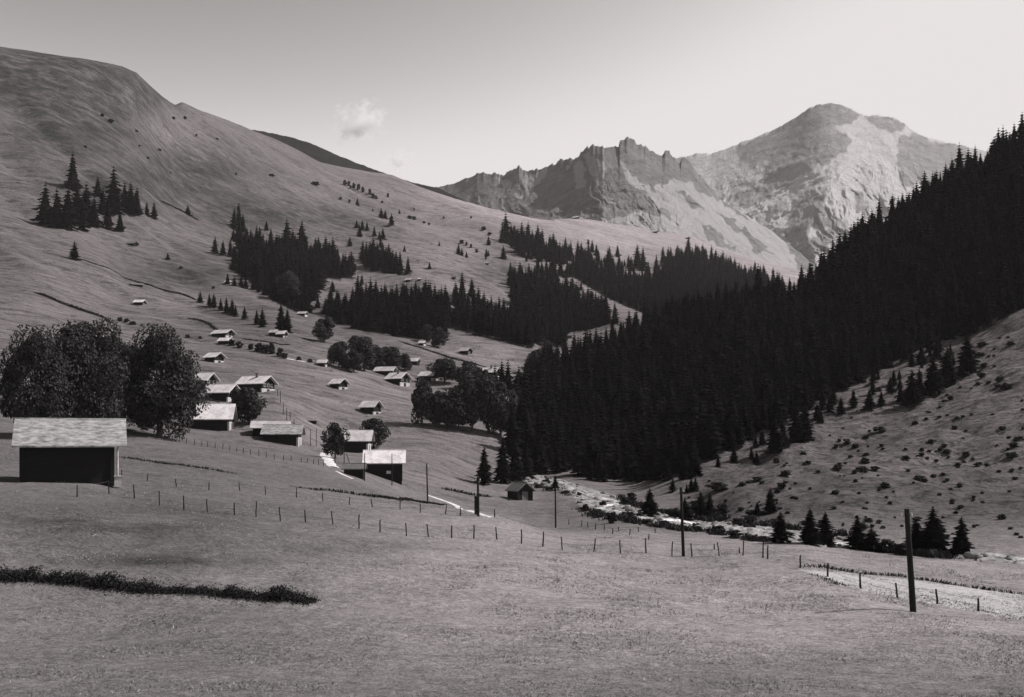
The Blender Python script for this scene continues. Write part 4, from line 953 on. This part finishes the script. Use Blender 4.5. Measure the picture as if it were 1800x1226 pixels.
# ------------------------------------------------------------------ boulders in the stream bed
random.seed(5)
def boulder_mesh(seed):
    bm = bmesh.new(); bmesh.ops.create_icosphere(bm, subdivisions=2, radius=1)
    r = random.Random(seed); o = [r.uniform(0, 9) for _ in range(3)]
    for v in bm.verts: v.co *= 1+0.28*float(vnoise(np.array([v.co.x*1.4+o[0]+v.co.z]), np.array([v.co.y*1.4+o[1]]), seed)[0])
    for v in bm.verts: v.co.z *= 0.65
    me = bpy.data.meshes.new('boulder'); bm.to_mesh(me); bm.free(); me.materials.append(M['stone']); return me
BM_ = [boulder_mesh(i) for i in range(5)]
for k in range(150):
    t = random.random(); i = t*(len(bt)-1.01); j = int(i); f = i-j
    a = ground(bt[j][0]*(1-f)+bt[j+1][0]*f, bt[j][1]*(1-f)+bt[j+1][1]*f); i = t*(len(bb)-1.01); j = int(i); f = i-j
    b = ground(bb[j][0]*(1-f)+bb[j+1][0]*f, bb[j][1]*(1-f)+bb[j+1][1]*f); q = a.lerp(b, random.uniform(0.08, 0.95))
    o = link('boulder', random.choice(BM_), None, onground(q.x, q.y, 0.22)); r_ = random.choice([0.2, 0.25, 0.3, 0.35, 0.4, 0.5, 0.65]); o.scale = (r_*1.2, r_, r_); o.rotation_euler.z = random.random()*6
    tag(o, 'grey boulder lying in the gravel bed of the stream', 'boulder', 'boulders in the stream bed')

# ------------------------------------------------------------------ grass of the near meadow
m = 240000
Y = np.exp(rng.uniform(math.log(28), math.log(150), m)); px = rng.uniform(-60, 1860, m); X = (px-CX)/F*Y
keep = ~((px > 1250) & (Y > 118)) & ~((px > 930) & (Y > 150))
X, Y = X[keep], Y[keep]; m = len(X)
cl = fbm(X/3.2, Y/3.2, 3, 91); k2 = rng.random(m) < 0.7+0.35*cl
X, Y = X[k2], Y[k2]; m = len(X); cl = cl[k2]
H = (0.035+0.08*rng.random(m))*(1+0.5*cl)*np.interp(Y, [28, 60, 150], [0.5, 0.85, 1.15]); W = H*(0.12+0.2*rng.random(m)); a = rng.random(m)*np.pi
z = zat(X, Y); dx, dy = np.cos(a)*W, np.sin(a)*W; ox, oy = rng.normal(0, 1.3, (2, m))*H
T = np.stack([np.stack([X-dx, Y-dy, z-0.03], -1), np.stack([X+dx, Y+dy, z-0.03], -1), np.stack([X+ox, Y+oy, z+H], -1)], 1)
tag(link('grass', npmesh('grass', T, np.arange(3*m).reshape(m, 3), [M['tuft']])), 'short rough grass with pale seed heads in the foreground meadow', 'grass', kind='stuff')

# pale flower heads in drifts
m = 26000
Y = np.exp(rng.uniform(math.log(60), math.log(140), m)); px = rng.uniform(100, 1250, m); X = (px-CX)/F*Y
k2 = (fbm(X/5, Y/2.2, 3, 131) > 0.52); X, Y = X[k2], Y[k2]; m = len(X)
z = zat(X, Y)+0.1+0.12*rng.random(m); sz = 0.015+0.03*rng.random(m); a = rng.random(m)*6.28
T = np.stack([np.stack([X+np.cos(a+k*1.571)*sz, Y+np.sin(a+k*1.571)*sz, z+rng.normal(0, .008, m)], -1) for k in range(4)], 1)
tag(link('wildflowers', npmesh('wildflowers', T, np.arange(4*m).reshape(m, 4), [M['plaster']])), 'drifts of pale wildflowers in the foreground meadow', 'flowers', kind='stuff')

# ------------------------------------------------------------------ cloud and air
def cloud(px, py, w, h, Y, label, seed, dens):
    c = P(px, py, Y); W, H = w*Y/F, h*Y/F
    bm = bmesh.new(); bmesh.ops.create_icosphere(bm, subdivisions=3, radius=0.5)
    me = bpy.data.meshes.new('cloud'); bm.to_mesh(me); bm.free()
    m = bpy.data.materials.new('cloud_vapour'); m.use_nodes = True; t = m.node_tree; t.nodes.clear()
    out = N(t, 'ShaderNodeOutputMaterial'); v = N(t, 'ShaderNodeVolumePrincipled'); v.inputs['Color'].default_value = (1, 1, 1, 1); v.inputs['Anisotropy'].default_value = 0.2
    tc = N(t, 'ShaderNodeTexCoord'); mp = N(t, 'ShaderNodeMapping'); mp.inputs['Location'].default_value = (seed, seed*2, 0)
    n = N(t, 'ShaderNodeTexNoise', Scale=5.0, Detail=7, Roughness=0.62); t.links.new(tc.outputs['Object'], mp.inputs[0]); t.links.new(mp.outputs[0], n.inputs['Vector'])
    ln = N(t, 'ShaderNodeVectorMath', operation='LENGTH'); t.links.new(tc.outputs['Object'], ln.inputs[0])
    fall = N(t, 'ShaderNodeMapRange'); fall.inputs['From Min'].default_value = 0.5; fall.inputs['From Max'].default_value = 0.0; fall.inputs['To Min'].default_value = -0.34; fall.inputs['To Max'].default_value = 0.05
    t.links.new(ln.outputs['Value'], fall.inputs['Value'])
    ad = N(t, 'ShaderNodeMath', operation='ADD'); t.links.new(n.outputs['Fac'], ad.inputs[0]); t.links.new(fall.outputs['Result'], ad.inputs[1])
    mr = N(t, 'ShaderNodeMapRange'); mr.inputs['From Min'].default_value = 0.38; mr.inputs['From Max'].default_value = 0.8; mr.inputs['To Min'].default_value = 0; mr.inputs['To Max'].default_value = dens
    t.links.new(ad.outputs[0], mr.inputs['Value']); t.links.new(mr.outputs['Result'], v.inputs['Density']); t.links.new(v.outputs[0], out.inputs['Volume'])
    me.materials.append(m); o = link('cloud', me, None, c); o.scale = (W, W*0.5, H); o.rotation_euler.y = R(-20)
    return tag(o, label, 'cloud')
cloud(632, 212, 165, 125, 9000, 'small ragged white cloud above the left ridge', 3.1, 0.055)
cloud(702, 280, 85, 55, 9500, 'faint wisp of cloud just above the dark ridge', 8.4, 0.06)

hm = bpy.data.materials.new('haze'); hm.use_nodes = True; t = hm.node_tree; t.nodes.clear()
out = N(t, 'ShaderNodeOutputMaterial'); v = N(t, 'ShaderNodeVolumePrincipled')
v.inputs['Color'].default_value = (0.95, 0.93, 0.93, 1); v.inputs['Density'].default_value = 0.000038; v.inputs['Anisotropy'].default_value = 0.0
t.links.new(v.outputs[0], out.inputs['Volume'])
zlo = float(min(AZ.min(), -3100)); zhi = 2400
zlo = min(o.bound_box[k][2] for o in C.objects if o.type == 'MESH' and o.get('kind') == 'structure' for k in range(8))-1.0
zhi = max((o.matrix_world.translation.z if o.parent else 0)+o.bound_box[k][2] for o in C.objects if o.type == 'MESH' and o.get('kind') == 'structure' for k in range(8))+5
b = MB(); b.box(-12500, 14000, -400, 7500, zlo, zhi); tag(b.build('haze', hm), kind='stuff')
